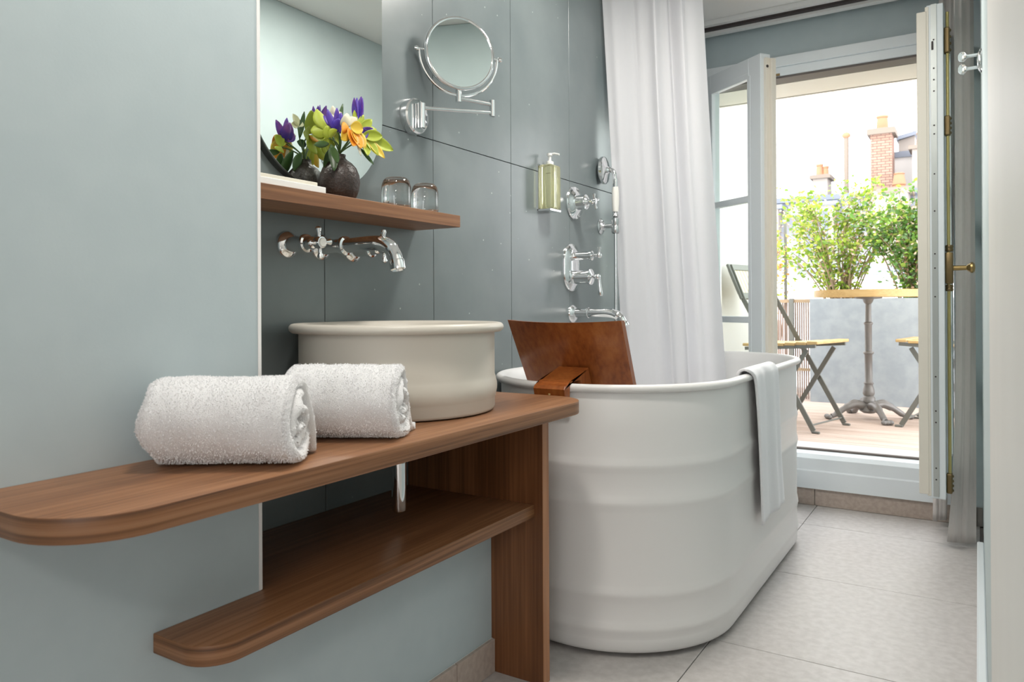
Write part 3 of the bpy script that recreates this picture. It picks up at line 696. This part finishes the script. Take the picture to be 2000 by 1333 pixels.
# ------------------------------------------------------------------ bath fittings on the slate
sd_ = thing('soap_dispenser', 'clear liquid soap dispenser with white pump in a steel wall bracket', 'soap dispenser', (XS, 2.21, 1.195))
br_ = B().box(XS, XS+.004, 2.172, 2.246, 1.196, 1.352); br_.box(XS, XS+.050, 2.172, 2.246, 1.194, 1.200)
br_.build('bracket', 'chrome_soft', sd_)
B().box(XS+.005, XS+.052, 2.1745, 2.244, 1.201, 1.350, bev=.006, seg=3).build('bottle', 'soap_liquid_bottle', sd_, smooth=40)
B().box(XS+.0523, XS+.0528, 2.205, 2.2062, 1.21, 1.34).build('dip_tube', 'pump_white', sd_)
pm = B().lathe([(0, 1.350), (.013, 1.350), (.013, 1.362), (.009, 1.364), (.005, 1.366), (.005, 1.382), (.009, 1.383), (.009, 1.391), (0, 1.392)], (XS+.028, 2.209, 0), n=20)
pm.tube([(XS+.028, 2.209, 1.388), (XS+.045, 2.212, 1.389), (XS+.062, 2.214, 1.384)], .0035, 10); pm.build('pump', 'pump_white', sd_, smooth=40)

kn = thing('shower_valve', 'chrome round shower stop valve with small cross handle, above the thermostat', 'valve', (XS, 2.436, 1.251))
B().lathe([(0, 0), (.060, 0), (.061, .005), (.058, .009), (.047, .012), (.040, .018), (.030, .021), (0, .021)], (XS, 2.436, 1.251), (1, 0, 0), 48).build('plate', 'chrome', kn, smooth=30)
B().lathe([(.028, .02), (.027, .024), (.027, .052), (.020, .054), (.016, .060), (.009, .063), (.008, .080)], (XS, 2.436, 1.251), (1, 0, 0), 32).build('body', 'chrome', kn, smooth=30)
c = B()
for a in (20, 110, 200, 290):
    dd = Vector((0, math.cos(math.radians(a)), math.sin(math.radians(a))))
    c.lathe([(.005, .003), (.004, .016), (.0062, .024), (.0062, .027), (0, .031)], (XS+.086, 2.436, 1.251), dd, 12)
c.lathe([(.008, -.010), (.011, -.004), (.011, .006), (0, .009)], (XS+.086, 2.436, 1.251), (1, 0, 0), 20); c.build('cross_handle', 'chrome', kn, smooth=40)

th_ = thing('shower_thermostat', 'chrome oval thermostat plate with two lever handles', 'valve', (XS, 2.413, 1.014))
def oval(R, hh): return arc(2.413, 1.014+hh, R, 0, 180, 24)+arc(2.413, 1.014-hh, R, 180, 360, 24)
o1 = B(); V = o1.grid([[(XS+x, y, z) for y, z in oval(R, .028)] for R, x in ((.060, 0), (.060, .005), (.057, .009), (.047, .012), (.041, .016), (.034, .018))], True); o1.bm.faces.new(V[-1]); o1.build('plate', 'chrome', th_, smooth=40)
for zz, R, Lh, drop in ((1.054, .015, .06, False), (.978, .025, .055, True)):
    v_ = B().lathe([(R, .015), (R, .016+Lh), (R*1.15, .018+Lh), (R*1.15, .026+Lh), (R*.7, .029+Lh), (.006, .032+Lh), (.006, .05+Lh)], (XS, 2.413, zz), (1, 0, 0), 28).build('valve_body', 'chrome', th_, smooth=30)
    hx = XS+.052+Lh; c = B().sphere((hx, 2.413, zz), .011, u=16, v=10)
    if drop: c.lathe([(.006, .004), (.0055, .02), (.0075, .050), (.0085, .062), (.006, .069), (0, .070)], (hx+.003, 2.416, zz), (.08, .05, -1), 14)
    else: c.lathe([(.005, .004), (.0045, .015), (.006, .028), (0, .032)], (hx, 2.413, zz), (.1, 0, 1), 14)
    c.build('lever', 'chrome', v_, smooth=50)

ts = thing('bath_spout', 'chrome bath spout reaching over the tub behind the wooden backrest', 'tap', (XS, 2.423, .846))
b = flange(B(), (XS, 2.423, .846), .034, .016)
b.tube(smoothpath([(XS+.008, 2.423, .848), (XS+.09, 2.423, .850), (XS+.15, 2.423, .848), (XS+.185, 2.423, .836), (XS+.202, 2.423, .812)], 6), [.0165]*18+[.0145]*7, 20)
b.lathe([(.017, .058), (.0195, .060), (.0195, .066), (.017, .068)], (XS, 2.423, .8495), (1, 0, 0), 24)
b.lathe([(.0155, -.006), (.017, -.004), (.017, .010), (.013, .011), (0, .008)], (XS+.202, 2.423, .811), (.45, 0, -1), 20); b.build('spout', 'chrome', ts, smooth=40)

hs = thing('hand_shower', 'chrome hand shower with white porcelain grip in its wall cradle', 'hand shower', (XS, 2.665, 1.185))
HX, HY = -1.188, 2.665
b = B().lathe([(0, 0), (.030, 0), (.031, .004), (.026, .008), (.020, .010), (.017, .015), (0, .015)], (XS, HY, 1.185), (1, 0, 0), 32)
b.tube([(XS+.012, HY, 1.185), (HX, HY, 1.185)], .0085, 16); b.lathe([(.0135, -.030), (.016, -.026), (.016, -.004), (.0145, 0), (.016, .004), (.016, .026), (.0125, .030)], (HX, HY, 1.185), (0, 0, 1), 24)
b.build('cradle', 'chrome_soft', hs, smooth=40)
B().lathe([(.0085, 1.215), (.013, 1.222), (.009, 1.232), (.0125, 1.238)], (HX, HY, 0), n=20).build('collar', 'chrome_soft', hs, smooth=40)
B().lathe([(.0115, 1.238), (.0135, 1.26), (.0145, 1.29), (.0135, 1.318), (.0115, 1.334)], (HX, HY, 0), n=24).build('grip', 'porcelain', hs, smooth=40)
hdp = B().tube(smoothpath([(HX, HY, 1.334), (HX, HY, 1.362), (HX-.004, HY, 1.388), (HX-.016, HY, 1.402), (HX-.030, HY, 1.403)], 6), [.0098]*8+[.009]*17, 16)
hdp.lathe([(.010, -.002), (.014, .004), (.020, .008), (.046, .012), (.052, .016), (.053, .026), (.050, .030), (0, .031)], (HX-.026, HY, 1.403), (-1, -.10, 0), 40)
hdp.build('head', 'chrome', hs, smooth=40)
B().tube(smoothpath([(HX, HY, 1.157), (HX, HY, 1.0), (HX-.001, HY, .85), (HX-.003, HY-.002, .76), (HX-.012, HY-.03, .72), (XS+.035, HY-.07, .735), (XS+.012, HY-.09, .76)], 10), .0068, 12).build('hose', 'chrome_soft', hs, smooth=60)
B().lathe([(0, 0), (.024, 0), (.022, .006), (.012, .010), (0, .012)], (XS, HY-.093, .765), (1, 0, 0), 24).build('hose_outlet', 'chrome', hs, smooth=40)

# ------------------------------------------------------------------ curtains
def curtain(name, mat, top, bot, z1, z0, folds, amp, seed, nu=260, nv=60, thick=.0018, gather=1., pow_=1.):
    random.seed(seed); b = B(); T0, T1 = Vector((*top[0], 0)), Vector((*top[1], 0)); C0, C1 = Vector((*bot[0], 0)), Vector((*bot[1], 0))
    rows = []
    for j in range(nv+1):
        v = j/nv; row = []
        A, C = T0.lerp(C0, v**pow_), T1.lerp(C1, v**pow_); dr = (C-A); nr = Vector((dr.y, -dr.x, 0)).normalized()
        for i in range(nu+1):
            s = i/nu
            ph = s*folds*2*PI+.9*math.sin(s*7+seed)+.5*noise.noise(Vector((s*4, v*1.2, seed)))
            a = amp*(.4+.6*min(1, s*3))*(lerp(1.0, gather, v))*(.55+.6*abs(noise.noise(Vector((s*5+seed, v*.7, 1.)))))
            off = a*math.sin(ph)+.35*a*math.sin(2.3*ph+1.7*v+seed)
            p = A+dr*(s+.012*math.sin(ph*2))+nr*off; row.append((p.x, p.y, lerp(z1, z0, v)))
        rows.append(row)
    b.grid(rows); o = b.build(name, mat, None, smooth=180)
    md = o.modifiers.new('thick', 'SOLIDIFY'); md.thickness = thick; md.offset = 0
    return o
tag(curtain('shower_curtain', 'shower_cloth', ((-1.243, 2.655), (-.900, 2.835)), ((-1.200, 2.790), (-.815, 2.880)), 2.115, .30, 2.6, .030, 2, gather=1.0), 'white fabric shower curtain hanging down into the far end of the bathtub', 'curtain')
rd = thing('curtain_rail', 'slim chrome rail carrying the white shower curtain', 'curtain rail', (-1.06, 2.75, 2.12))
B().tube([(XS+.001, 2.652, 2.125), (-.87, 2.852, 2.125)], .008, 12).build('rail', 'chrome', rd, smooth=40)
B().tube([(-.87, 2.852, 2.12), (-.87, 2.852, CEIL-.001)], .006, 12).build('ceiling_post', 'chrome', rd, smooth=40)
tag(curtain('window_curtain', 'linen_greige', ((-.066, 3.10), (-.006, 3.22)), ((-.100, 3.13), (-.010, 3.15)), 2.115, .012, 1.7, .011, 9, nu=160, gather=.35, thick=.003, pow_=7), 'greige linen curtain pushed against the right wall beside the open door leaf', 'curtain')
tag(curtain('window_curtain', 'linen_greige', ((-.120, 3.37), (-.05, 3.40)), ((-.150, 3.33), (-.105, 3.38)), 2.115, .030, 2.0, .010, 5, nu=80, thick=.003), 'greige curtain hem peeping out below the right door leaf', 'curtain')
ct = thing('curtain_track', 'white ceiling curtain track with a dark slot, above the terrace door', 'curtain track', (-.6, 3.39, CEIL-.03))
B().box(-1.24, -.0, 3.33, 3.357, CEIL-.022, CEIL-.0005).build('profile', 'track_white', ct)
B().box(-1.24, -.0, 3.358, 3.384, CEIL-.033, CEIL-.0005).build('slot', 'dark_slot', ct)
B().box(-1.24, -.0, 3.385, 3.42, CEIL-.045, CEIL-.0005).build('profile', 'track_white', ct)

gh = thing('glass_hook', 'double clear-glass knob hook on the right wall beside the greige curtain', 'wall hook', (.014, 2.4, 1.538))
B().lathe([(0, 0), (.004, 0), (.032, .001), (.033, .004), (.026, .008), (.018, .011), (0, .012)], (.0138, 2.4, 1.538), (-1, 0, 0), 28).build('back_plate', 'clear_glass', gh, smooth=40)
for dz in (.017, -.017):
    B().lathe([(.0045, .008), (.0045, .034), (.007, .037)], (.0138, 2.4, 1.538+dz), (-1, 0, 0), 16).build('rod', 'chrome_soft', gh, smooth=40)
    B().lathe([(0, .036), (.008, .037), (.0145, .042), (.0155, .048), (.012, .053), (.006, .056), (0, .0565)], (.0138, 2.4, 1.538+dz), (-1, 0, 0), 12).build('knob', 'clear_glass', gh)

# ------------------------------------------------------------------ unseen fill lights added in the ceiling to brighten the room
def fill_light(x, y, e, size, label):
    t = thing('ceiling_fill_light', label, 'lamp', (x, y, CEIL), group='added ceiling fill lights')
    B().lathe([(size+.02, 0), (size+.02, -.004), (size, -.006), (size, -.001)], (x, y, CEIL), n=40).build('trim_ring', 'track_white', t, smooth=40)
    ld = bpy.data.lights.new('lamp', 'AREA'); ld.shape = 'DISK'; ld.size = size*2; ld.energy = e; ld.color = (1, .95, .88)
    lo = bpy.data.objects.new('lamp', ld); COL.objects.link(lo); lo.parent = t; lo.location = (0, 0, -.007)
fill_light(-.60, .72, 7., .10, 'added ceiling fill light near the washstand')
fill_light(-.62, 2.05, 11., .13, 'added ceiling fill light beside the bathtub')
fill_light(.9, -1.4, 13., .2, 'added ceiling fill light in the bedroom behind')

# ------------------------------------------------------------------ terrace
TZ = .20
dk = struct(B().box(-2.2, 2.5, 3.80, 6.6, TZ-.08, TZ-.022).build('floor_terrace', 'grout_floor'), 'terrace of pale pinkish timber decking')
k = 0; y = 3.83
while y < 5.9:
    B().box(-2.0, 2.2, y+.003, y+.117, TZ-.022, TZ, bev=.002, seg=1).build('plank', 'deck_wood', dk); y += .12
struct(B().box(-1.5, -1.25, 3.8, 4.98, TZ-.1, 2.9).build('wall_terrace', 'facade_white'), 'white rendered side wall of the terrace')

pl = thing('planter', 'long zinc planter box behind the bistro table', 'planter', (-.1, 5.7, TZ))
z1 = .912
b = B().box(-.985, 1.2, 5.47, 5.50, TZ, z1); b.box(-.985, 1.2, 5.95, 5.98, TZ, z1); b.box(-.985, -.955, 5.50, 5.95, TZ, z1); b.box(1.17, 1.2, 5.50, 5.95, TZ, z1); b.box(-.955, 1.17, 5.50, 5.95, TZ, TZ+.03)
b.build('box', 'zinc_planter', pl); B().box(-.955, 1.17, 5.50, 5.95, .80, .86).build('earth', 'soil', pl)
fc = thing('reed_screen', 'brown slatted screen beside the zinc planter', 'fence', (-1.2, 5.6, TZ))
b = B(); random.seed(3); x = -1.75
while x < -.99: b.box(x, x+.009, 5.60, 5.612, TZ, .90+random.uniform(-.004, .004)); x += .0145
b.build('slats', 'reed_brown', fc, kind='stuff')
for x in (-1.42, -1.145): B().box(x, x+.03, 5.575, 5.605, TZ, .915).build('post', 'iron_grey', fc)
B().box(-1.75, -.99, 5.585, 5.6, .885, .91).build('rail', 'bark', fc); B().box(-1.75, -.99, 5.585, 5.6, .40, .42).build('rail', 'bark', fc)
tag(B().box(-1.262, -1.242, 5.98, 6.0, TZ, 1.62).build('trellis_post', 'iron_grey'), 'slim dark post rising behind the slatted screen', 'post')

def shrub(name, label, base, H, R, nst, nleaf, lm, nbl, seed, zlo=.25, lsize=.032, lean=(0, 0)):
    random.seed(seed); t = thing(name, label, 'shrub', base); base = Vector(base); br_ = B(); tips = []
    for i in range(nst):
        a = random.uniform(0, 2*PI); r_ = R*random.uniform(.15, 1.); hh = H*random.uniform(.55, 1.0)*(1-.35*(r_/R)**2)
        e = base+Vector((lean[0]*hh+r_*math.cos(a), lean[1]*hh+r_*math.sin(a)*.6, hh)); s0 = base+Vector((random.uniform(-.05, .05), random.uniform(-.04, .04), -.06))
        m_ = s0.lerp(e, .5)+Vector((random.uniform(-.04, .04), random.uniform(-.04, .04), .08)); pth = smoothpath([s0, m_, e], 5)
        br_.tube(pth, [lerp(.0065, .0018, q/(len(pth)-1)) for q in range(len(pth))], 6)
        for q in range(2, len(pth)): tips.append((pth[q], q/(len(pth)-1)))
        for _ in range(3):
            p_ = pth[random.randint(4, len(pth)-1)]; e2 = p_+Vector((random.uniform(-1, 1), random.uniform(-.7, .7), random.uniform(-.1, .9)))*.13*R/.35
            br_.tube([p_, p_.lerp(e2, .5)+Vector((0, 0, .01)), e2], .0014, 5); tips += [(e2, 1), (p_.lerp(e2, .6), .8)]
    br_.build('branches', 'bark', t, smooth=60)
    def leaves(n, sz, mat, nm, flower_=False):
        vs, fs = [], []
        for _ in range(n):
            p_, q = random.choice(tips)
            if p_.z-base.z < zlo*H*random.uniform(.7, 1.2): continue
            p_ = p_+Vector((random.gauss(0, .028), random.gauss(0, .028), random.gauss(0, .028)))
            d_ = Vector((random.uniform(-1, 1), random.uniform(-1, 1), random.uniform(-.5, .8))).normalized(); sd = d_.orthogonal().normalized()
            sd = (Matrix.Rotation(random.uniform(0, 6.28), 3, d_) @ sd); nr = d_.cross(sd); s = sz*random.uniform(.6, 1.25); i0 = len(vs)
            vs += [p_, p_+d_*s*.35+sd*s*.30+nr*s*.08, p_+d_*s*.75+sd*s*.22+nr*s*.04, p_+d_*s, p_+d_*s*.75-sd*s*.22+nr*s*.04, p_+d_*s*.35-sd*s*.30+nr*s*.08]
            fs += [(i0, i0+1, i0+2, i0+3), (i0, i0+3, i0+4, i0+5)]
        me = bpy.data.meshes.new(nm); me.from_pydata([tuple(v-base) for v in vs], [], fs); me.materials.append(MATS[mat])
        o = bpy.data.objects.new(nm, me); COL.objects.link(o); o.parent = t; o['kind'] = 'stuff'
    leaves(nleaf, lsize, lm, 'foliage')
    if nbl: leaves(nbl, lsize*.8, 'blossom', 'blossoms')
shrub('flowering_shrub', 'loose yellow-green flowering shrub in the planter above the table', (-.82, 5.74, .86), .93, .52, 40, 3200, 'foliage_yellowgreen', 420, 11, zlo=.10, lsize=.034)
shrub('flowering_shrub', 'dense green flowering shrub in the planter beside the right door leaf', (-.36, 5.68, .86), .84, .45, 36, 4800, 'foliage_green', 700, 12, zlo=.06, lsize=.036)
shrub('flowering_shrub', 'green flowering shrub at the far right of the planter', (.45, 5.72, .86), .85, .40, 18, 1500, 'foliage_green', 200, 15)
shrub('climbing_vine', 'amber and green vine on the trellis post behind the left door leaf', (-1.34, 5.95, .60), .95, .17, 10, 520, 'foliage_amber', 60, 13, lsize=.036)

# bistro table
tbx, tby = -.545, 4.82
bt = thing('bistro_table', 'round wooden bistro table on a cast-iron pedestal', 'table', (tbx, tby, TZ))
RT = .285; z0, z1 = .915, .957; ns = 7; wsl = 2*RT/ns
for i in range(ns):
    y0, y1 = -RT+i*wsl+.002, -RT+(i+1)*wsl-.002
    pts = [(math.sqrt(max(0, RT*RT-yy*yy)), yy) for yy in [lerp(y0, y1, q/4) for q in range(5)]]
    pts = pts+[(-x_, yy) for x_, yy in pts[::-1]]; pts = [q for j, q in enumerate(pts) if j == 0 or (abs(q[0]-pts[j-1][0])+abs(q[1]-pts[j-1][1])) > 1e-5]
    B().prism([(tbx+x_, tby+yy) for x_, yy in pts], z0+.012, z1).build('slat', 'light_wood', bt)
hoop = B(); V = hoop.grid([[(tbx+r_*math.cos(2*PI*k/64), tby+r_*math.sin(2*PI*k/64), z) for k in range(64)] for r_, z in ((RT+.001, z0), (RT+.010, z0), (RT+.010, z1-.003), (RT+.001, z1-.003), (RT+.001, z0))], True)
hoop.build('edge_band', 'light_wood', bt, smooth=30)
B().lathe([(0, z0), (.075, z0), (.075, z0-.008), (.03, z0-.012), (.024, z0-.03), (.016, z0-.04)], (tbx, tby, 0), n=28).build('top_plate', 'cast_iron', bt, smooth=40)
B().lathe([(.016, z0-.035), (.017, .77), (.025, .765), (.026, .758), (.02, .75), (.019, .60), (.028, .594), (.030, .586), (.021, .578), (.021, .42), (.028, .41), (.022, .40), (.030, .375), (.033, .35), (.026, .335), (.035, .325), (.036, .30), (.030, .295), (.042, .27), (.055, .25), (.03, .235), (0, .235)], (tbx, tby, 0), n=28).build('column', 'cast_iron', bt, smooth=50)
for a in (30, 120, 210, 300):
    ca, sa = math.cos(math.radians(a)), math.sin(math.radians(a)); Pp = lambda r_, z: (tbx+r_*ca, tby+r_*sa, z)
    lg = B().tube(smoothpath([Pp(.02, .275), Pp(.08, .285), Pp(.14, .262), Pp(.19, .228), Pp(.215, .218)], 5), [.026]*4+[.022]*6+[.017]*6+[.014]*5, 12)
    lg.tube(smoothpath([Pp(.05, .30), Pp(.09, .305), Pp(.12, .285)], 4), .009, 8)
    for s in (-1, 0, 1): lg.sphere((tbx+.235*ca-s*.018*sa, tby+.235*sa+s*.018*ca, TZ+.014), .014, (1.2, 1.2, 1), 10, 8)
    lg.build('leg', 'cast_iron', bt, smooth=60)

def chair(label, loc, rz):
    t = thing('folding_chair', label, 'chair', loc, rz, 'folding bistro chairs', local=True)
    for y in (-.19, .19):
        bk_ = B().bar((.2, y, .012), (-.197, y, .705), .008, .026, (1, 0, 0)); bk_.bar((-.197, y, .705), (-.285, y*.95, .90), .008, .026, (1, 0, 0)); bk_.box(.19, .232, y-.008, y+.008, 0, .012, bev=.003, seg=1)
        bk_.build('back_leg', 'iron_grey', t)
        c = B().bar((.155, y*.88, .435), (-.10, y*.88, .012), .008, .024, (1, 0, 0)); c.box(-.13, -.088, y*.88-.008, y*.88+.008, 0, .012, bev=.003, seg=1)
        c.build('front_leg', 'iron_grey', t)
    B().tube([(-.09, -.168, .03), (-.09, .168, .03)], .005, 8).build('stretcher', 'iron_grey', t); B().tube([(.185, -.19, .04), (.185, .19, .04)], .005, 8).build('stretcher', 'iron_grey', t)
    B().bar((-.19, -.185, .430), (.21, -.185, .455), .014, .018).build('seat_rail', 'iron_grey', t); B().bar((-.19, .185, .430), (.21, .185, .455), .014, .018).build('seat_rail', 'iron_grey', t)
    for k in range(7):
        x0 = -.20+k*.0615; zz = .443+.022*max(0, (k-1)/5)**1.2
        B().box(x0, x0+.056, -.20, .20, zz, zz+.016, bev=.003, seg=1).build('seat_slat', 'light_wood', t)
    Mx = Matrix.Translation((-.245, 0, .80)) @ Matrix.Rotation(-.42, 4, 'Y')
    bf = B().box(-.008, .008, -.205, .205, .075, .115, bev=.003, seg=1, M=Mx); bf.box(-.008, .008, -.205, .205, -.105, -.065, bev=.003, seg=1, M=Mx); bf.box(-.008, .008, -.205, -.165, -.07, .08, M=Mx); bf.box(-.008, .008, .165, .205, -.07, .08, M=Mx)
    bf.build('back_frame', 'iron_grey', t)
    for k in range(10): B().box(-.004, .004, -.163+k*.0328, -.163+k*.0328+.028, -.066, .076, M=Mx).build('back_slat', 'seat_cane', t)
    return t
ch = chair('folding wooden bistro chair left of the table, partly behind the left door leaf', (-.875, 4.37, TZ), -.255)
ch2 = copy_tree(ch); ch2.location = (-.13, 4.74, TZ); ch2.rotation_euler = (0, 0, PI-.16); ch2['label'] = 'folding wooden bistro chair right of the table, mostly hidden by the right door leaf'

# ------------------------------------------------------------------ buildings across the courtyard
Y0 = 18.
hb = thing('town_house', 'pale town house with zinc mansard roof across the courtyard', 'building', (-3, Y0, -6))
B().box(-12, 8, Y0+.0, Y0+7, -6, 1.55).build('facade', 'facade_white', hb)
B().box(-12, 8, Y0-.12, Y0+.0, 1.50, 1.66).build('gutter', 'zinc_dark', hb)
rf = B().prism([(Y0-.02, 1.60), (Y0+.75, 3.28), (Y0+.75, 3.34), (Y0+3.8, 3.95), (Y0+7, 1.55)], -12, 8, 'x').build('roof', 'zinc_roof', hb)
B().box(-12, 8, Y0+.66, Y0+.82, 3.30, 3.42).build('ridge_cap', 'zinc_dark', rf)
x = -6.
while x < 2.5:
    B().bar((x, Y0-.03, 1.64), (x, Y0+.74, 3.30), .025, .03, (1, 0, 0)).build('seam', 'zinc_dark', rf); x += .62
for (x0, x1) in ((-4.7, -3.95), (-3.45, -2.75)):
    dm = B().box(x0, x1, Y0+.12, Y0+1.2, 1.9, 3.10).build('dormer', 'facade_stone', hb)
    B().box(x0-.1, x1+.1, Y0+.05, Y0+1.2, 3.10, 3.20).build('dormer_roof', 'zinc_dark', dm); B().box(x0+.12, x1-.12, Y0+.095, Y0+.13, 2.0, 2.98).build('pane', 'window_dark', dm)
b = B().box(-1.95, -1.25, Y0-.1, Y0+1.1, 1.5, 3.26).build('attic_wall', 'facade_stone', hb)
B().box(-2.02, -1.16, Y0-.18, Y0+1.1, 3.26, 3.36).build('cornice', 'cap_stone', hb)
for (x0, x1, z) in ((-8.6, -7.9, -1.2), (-6.6, -5.9, -1.2), (-4.6, -3.9, -1.2), (-2.6, -1.9, -1.2), (-.6, .1, -1.2)):
    w_ = B().box(x0, x1, Y0-.04, Y0-.005, z, z+1.7).build('window', 'facade_stone', hb); B().box(x0+.08, x1-.08, Y0-.05, Y0-.041, z+.08, z+1.62).build('pane', 'window_dark', w_)

def stack(name, label, x0, x1, yb, zb, zt, mat, pots, cap=.09, dep=.6):
    t = thing(name, label, 'chimney', ((x0+x1)/2, yb, zb))
    B().box(x0, x1, yb, yb+dep, zb, zt).build('shaft', mat, t)
    B().box(x0-.07, x1+.07, yb-.07, yb+dep+.07, zt, zt+cap).build('cap', 'cap_stone', t)
    for px, pz, pr_ in pots: B().lathe([(pr_*1.1, 0), (pr_*1.1, .05), (pr_, .06), (pr_*.86, pz-.05), (pr_*1.0, pz-.04), (pr_, pz), (pr_*.7, pz)], (px, yb+dep/2, zt+cap), n=16).build('pot', 'terracotta', t, smooth=40)
stack('chimney_stack', 'low grey chimney stack with small clay pots, farthest left on the roofs', -3.30, -2.98, Y0+.8, 3.37, 3.83, 'facade_stone', [(-3.20, .30, .085), (-3.06, .24, .07)])
stack('chimney_stack', 'tall brick chimney stack with one clay pot, in the middle of the roofs', -2.06, -1.62, Y0+.8, 3.37, 4.72, 'brick_wall', [(-1.84, .34, .13)], cap=.13)
stack('chimney_stack', 'pale chimney stack with a wide clay pot, beside the right door leaf', -1.22, -.90, Y0+.8, 3.37, 4.30, 'facade_stone', [(-1.05, .33, .10)], cap=.08)
pp = thing('flue_pipe', 'thin metal flue pipe with a cowl between the chimney stacks', 'flue', (-2.58, Y0+.9, 3.2))
B().lathe([(.055, 3.40), (.055, 4.72), (.05, 4.74)], (-2.58, Y0+.9, 0), n=14).build('pipe', 'cap_stone', pp, smooth=40); B().sphere((-2.58, Y0+.9, 4.80), .095, (1, 1, .8), 14, 10).build('cowl', 'terracotta', pp, smooth=60)
tag(B().lathe([(.13, 0), (.12, .10), (.14, .12), (.10, .34), (.12, .36), (.08, .38)], (-1.45, Y0+.4, 3.36), n=16).build('chimney_pot', 'terracotta', None, smooth=40), 'squat orange clay pot standing on the stone cornice', 'chimney pot')
dw = thing('roof_house', 'white rooftop volume with blue-grey zinc flashing, right of the brick stack', 'building', (-1.5, Y0+1.2, 3.2))
B().box(-1.80, -1.22, Y0+1.6, Y0+3.0, 3.2, 4.28).build('wall', 'facade_white', dw); B().box(-1.84, -1.18, Y0+1.55, Y0+3.0, 4.28, 4.42).build('flashing', 'zinc_dark', dw)
B().prism([(-1.56, 4.42), (-1.22, 4.42), (-1.22, 4.78), (-1.56, 4.70)], Y0+1.7, Y0+2.8, 'y').build('upper_wall', 'facade_stone', dw); B().prism([(-1.60, 4.70), (-1.18, 4.79), (-1.18, 4.88), (-1.60, 4.79)], Y0+1.6, Y0+2.9, 'y').build('roof', 'zinc_dark', dw)

for o in bpy.data.objects:
    if '_local' in o: del o['_local']
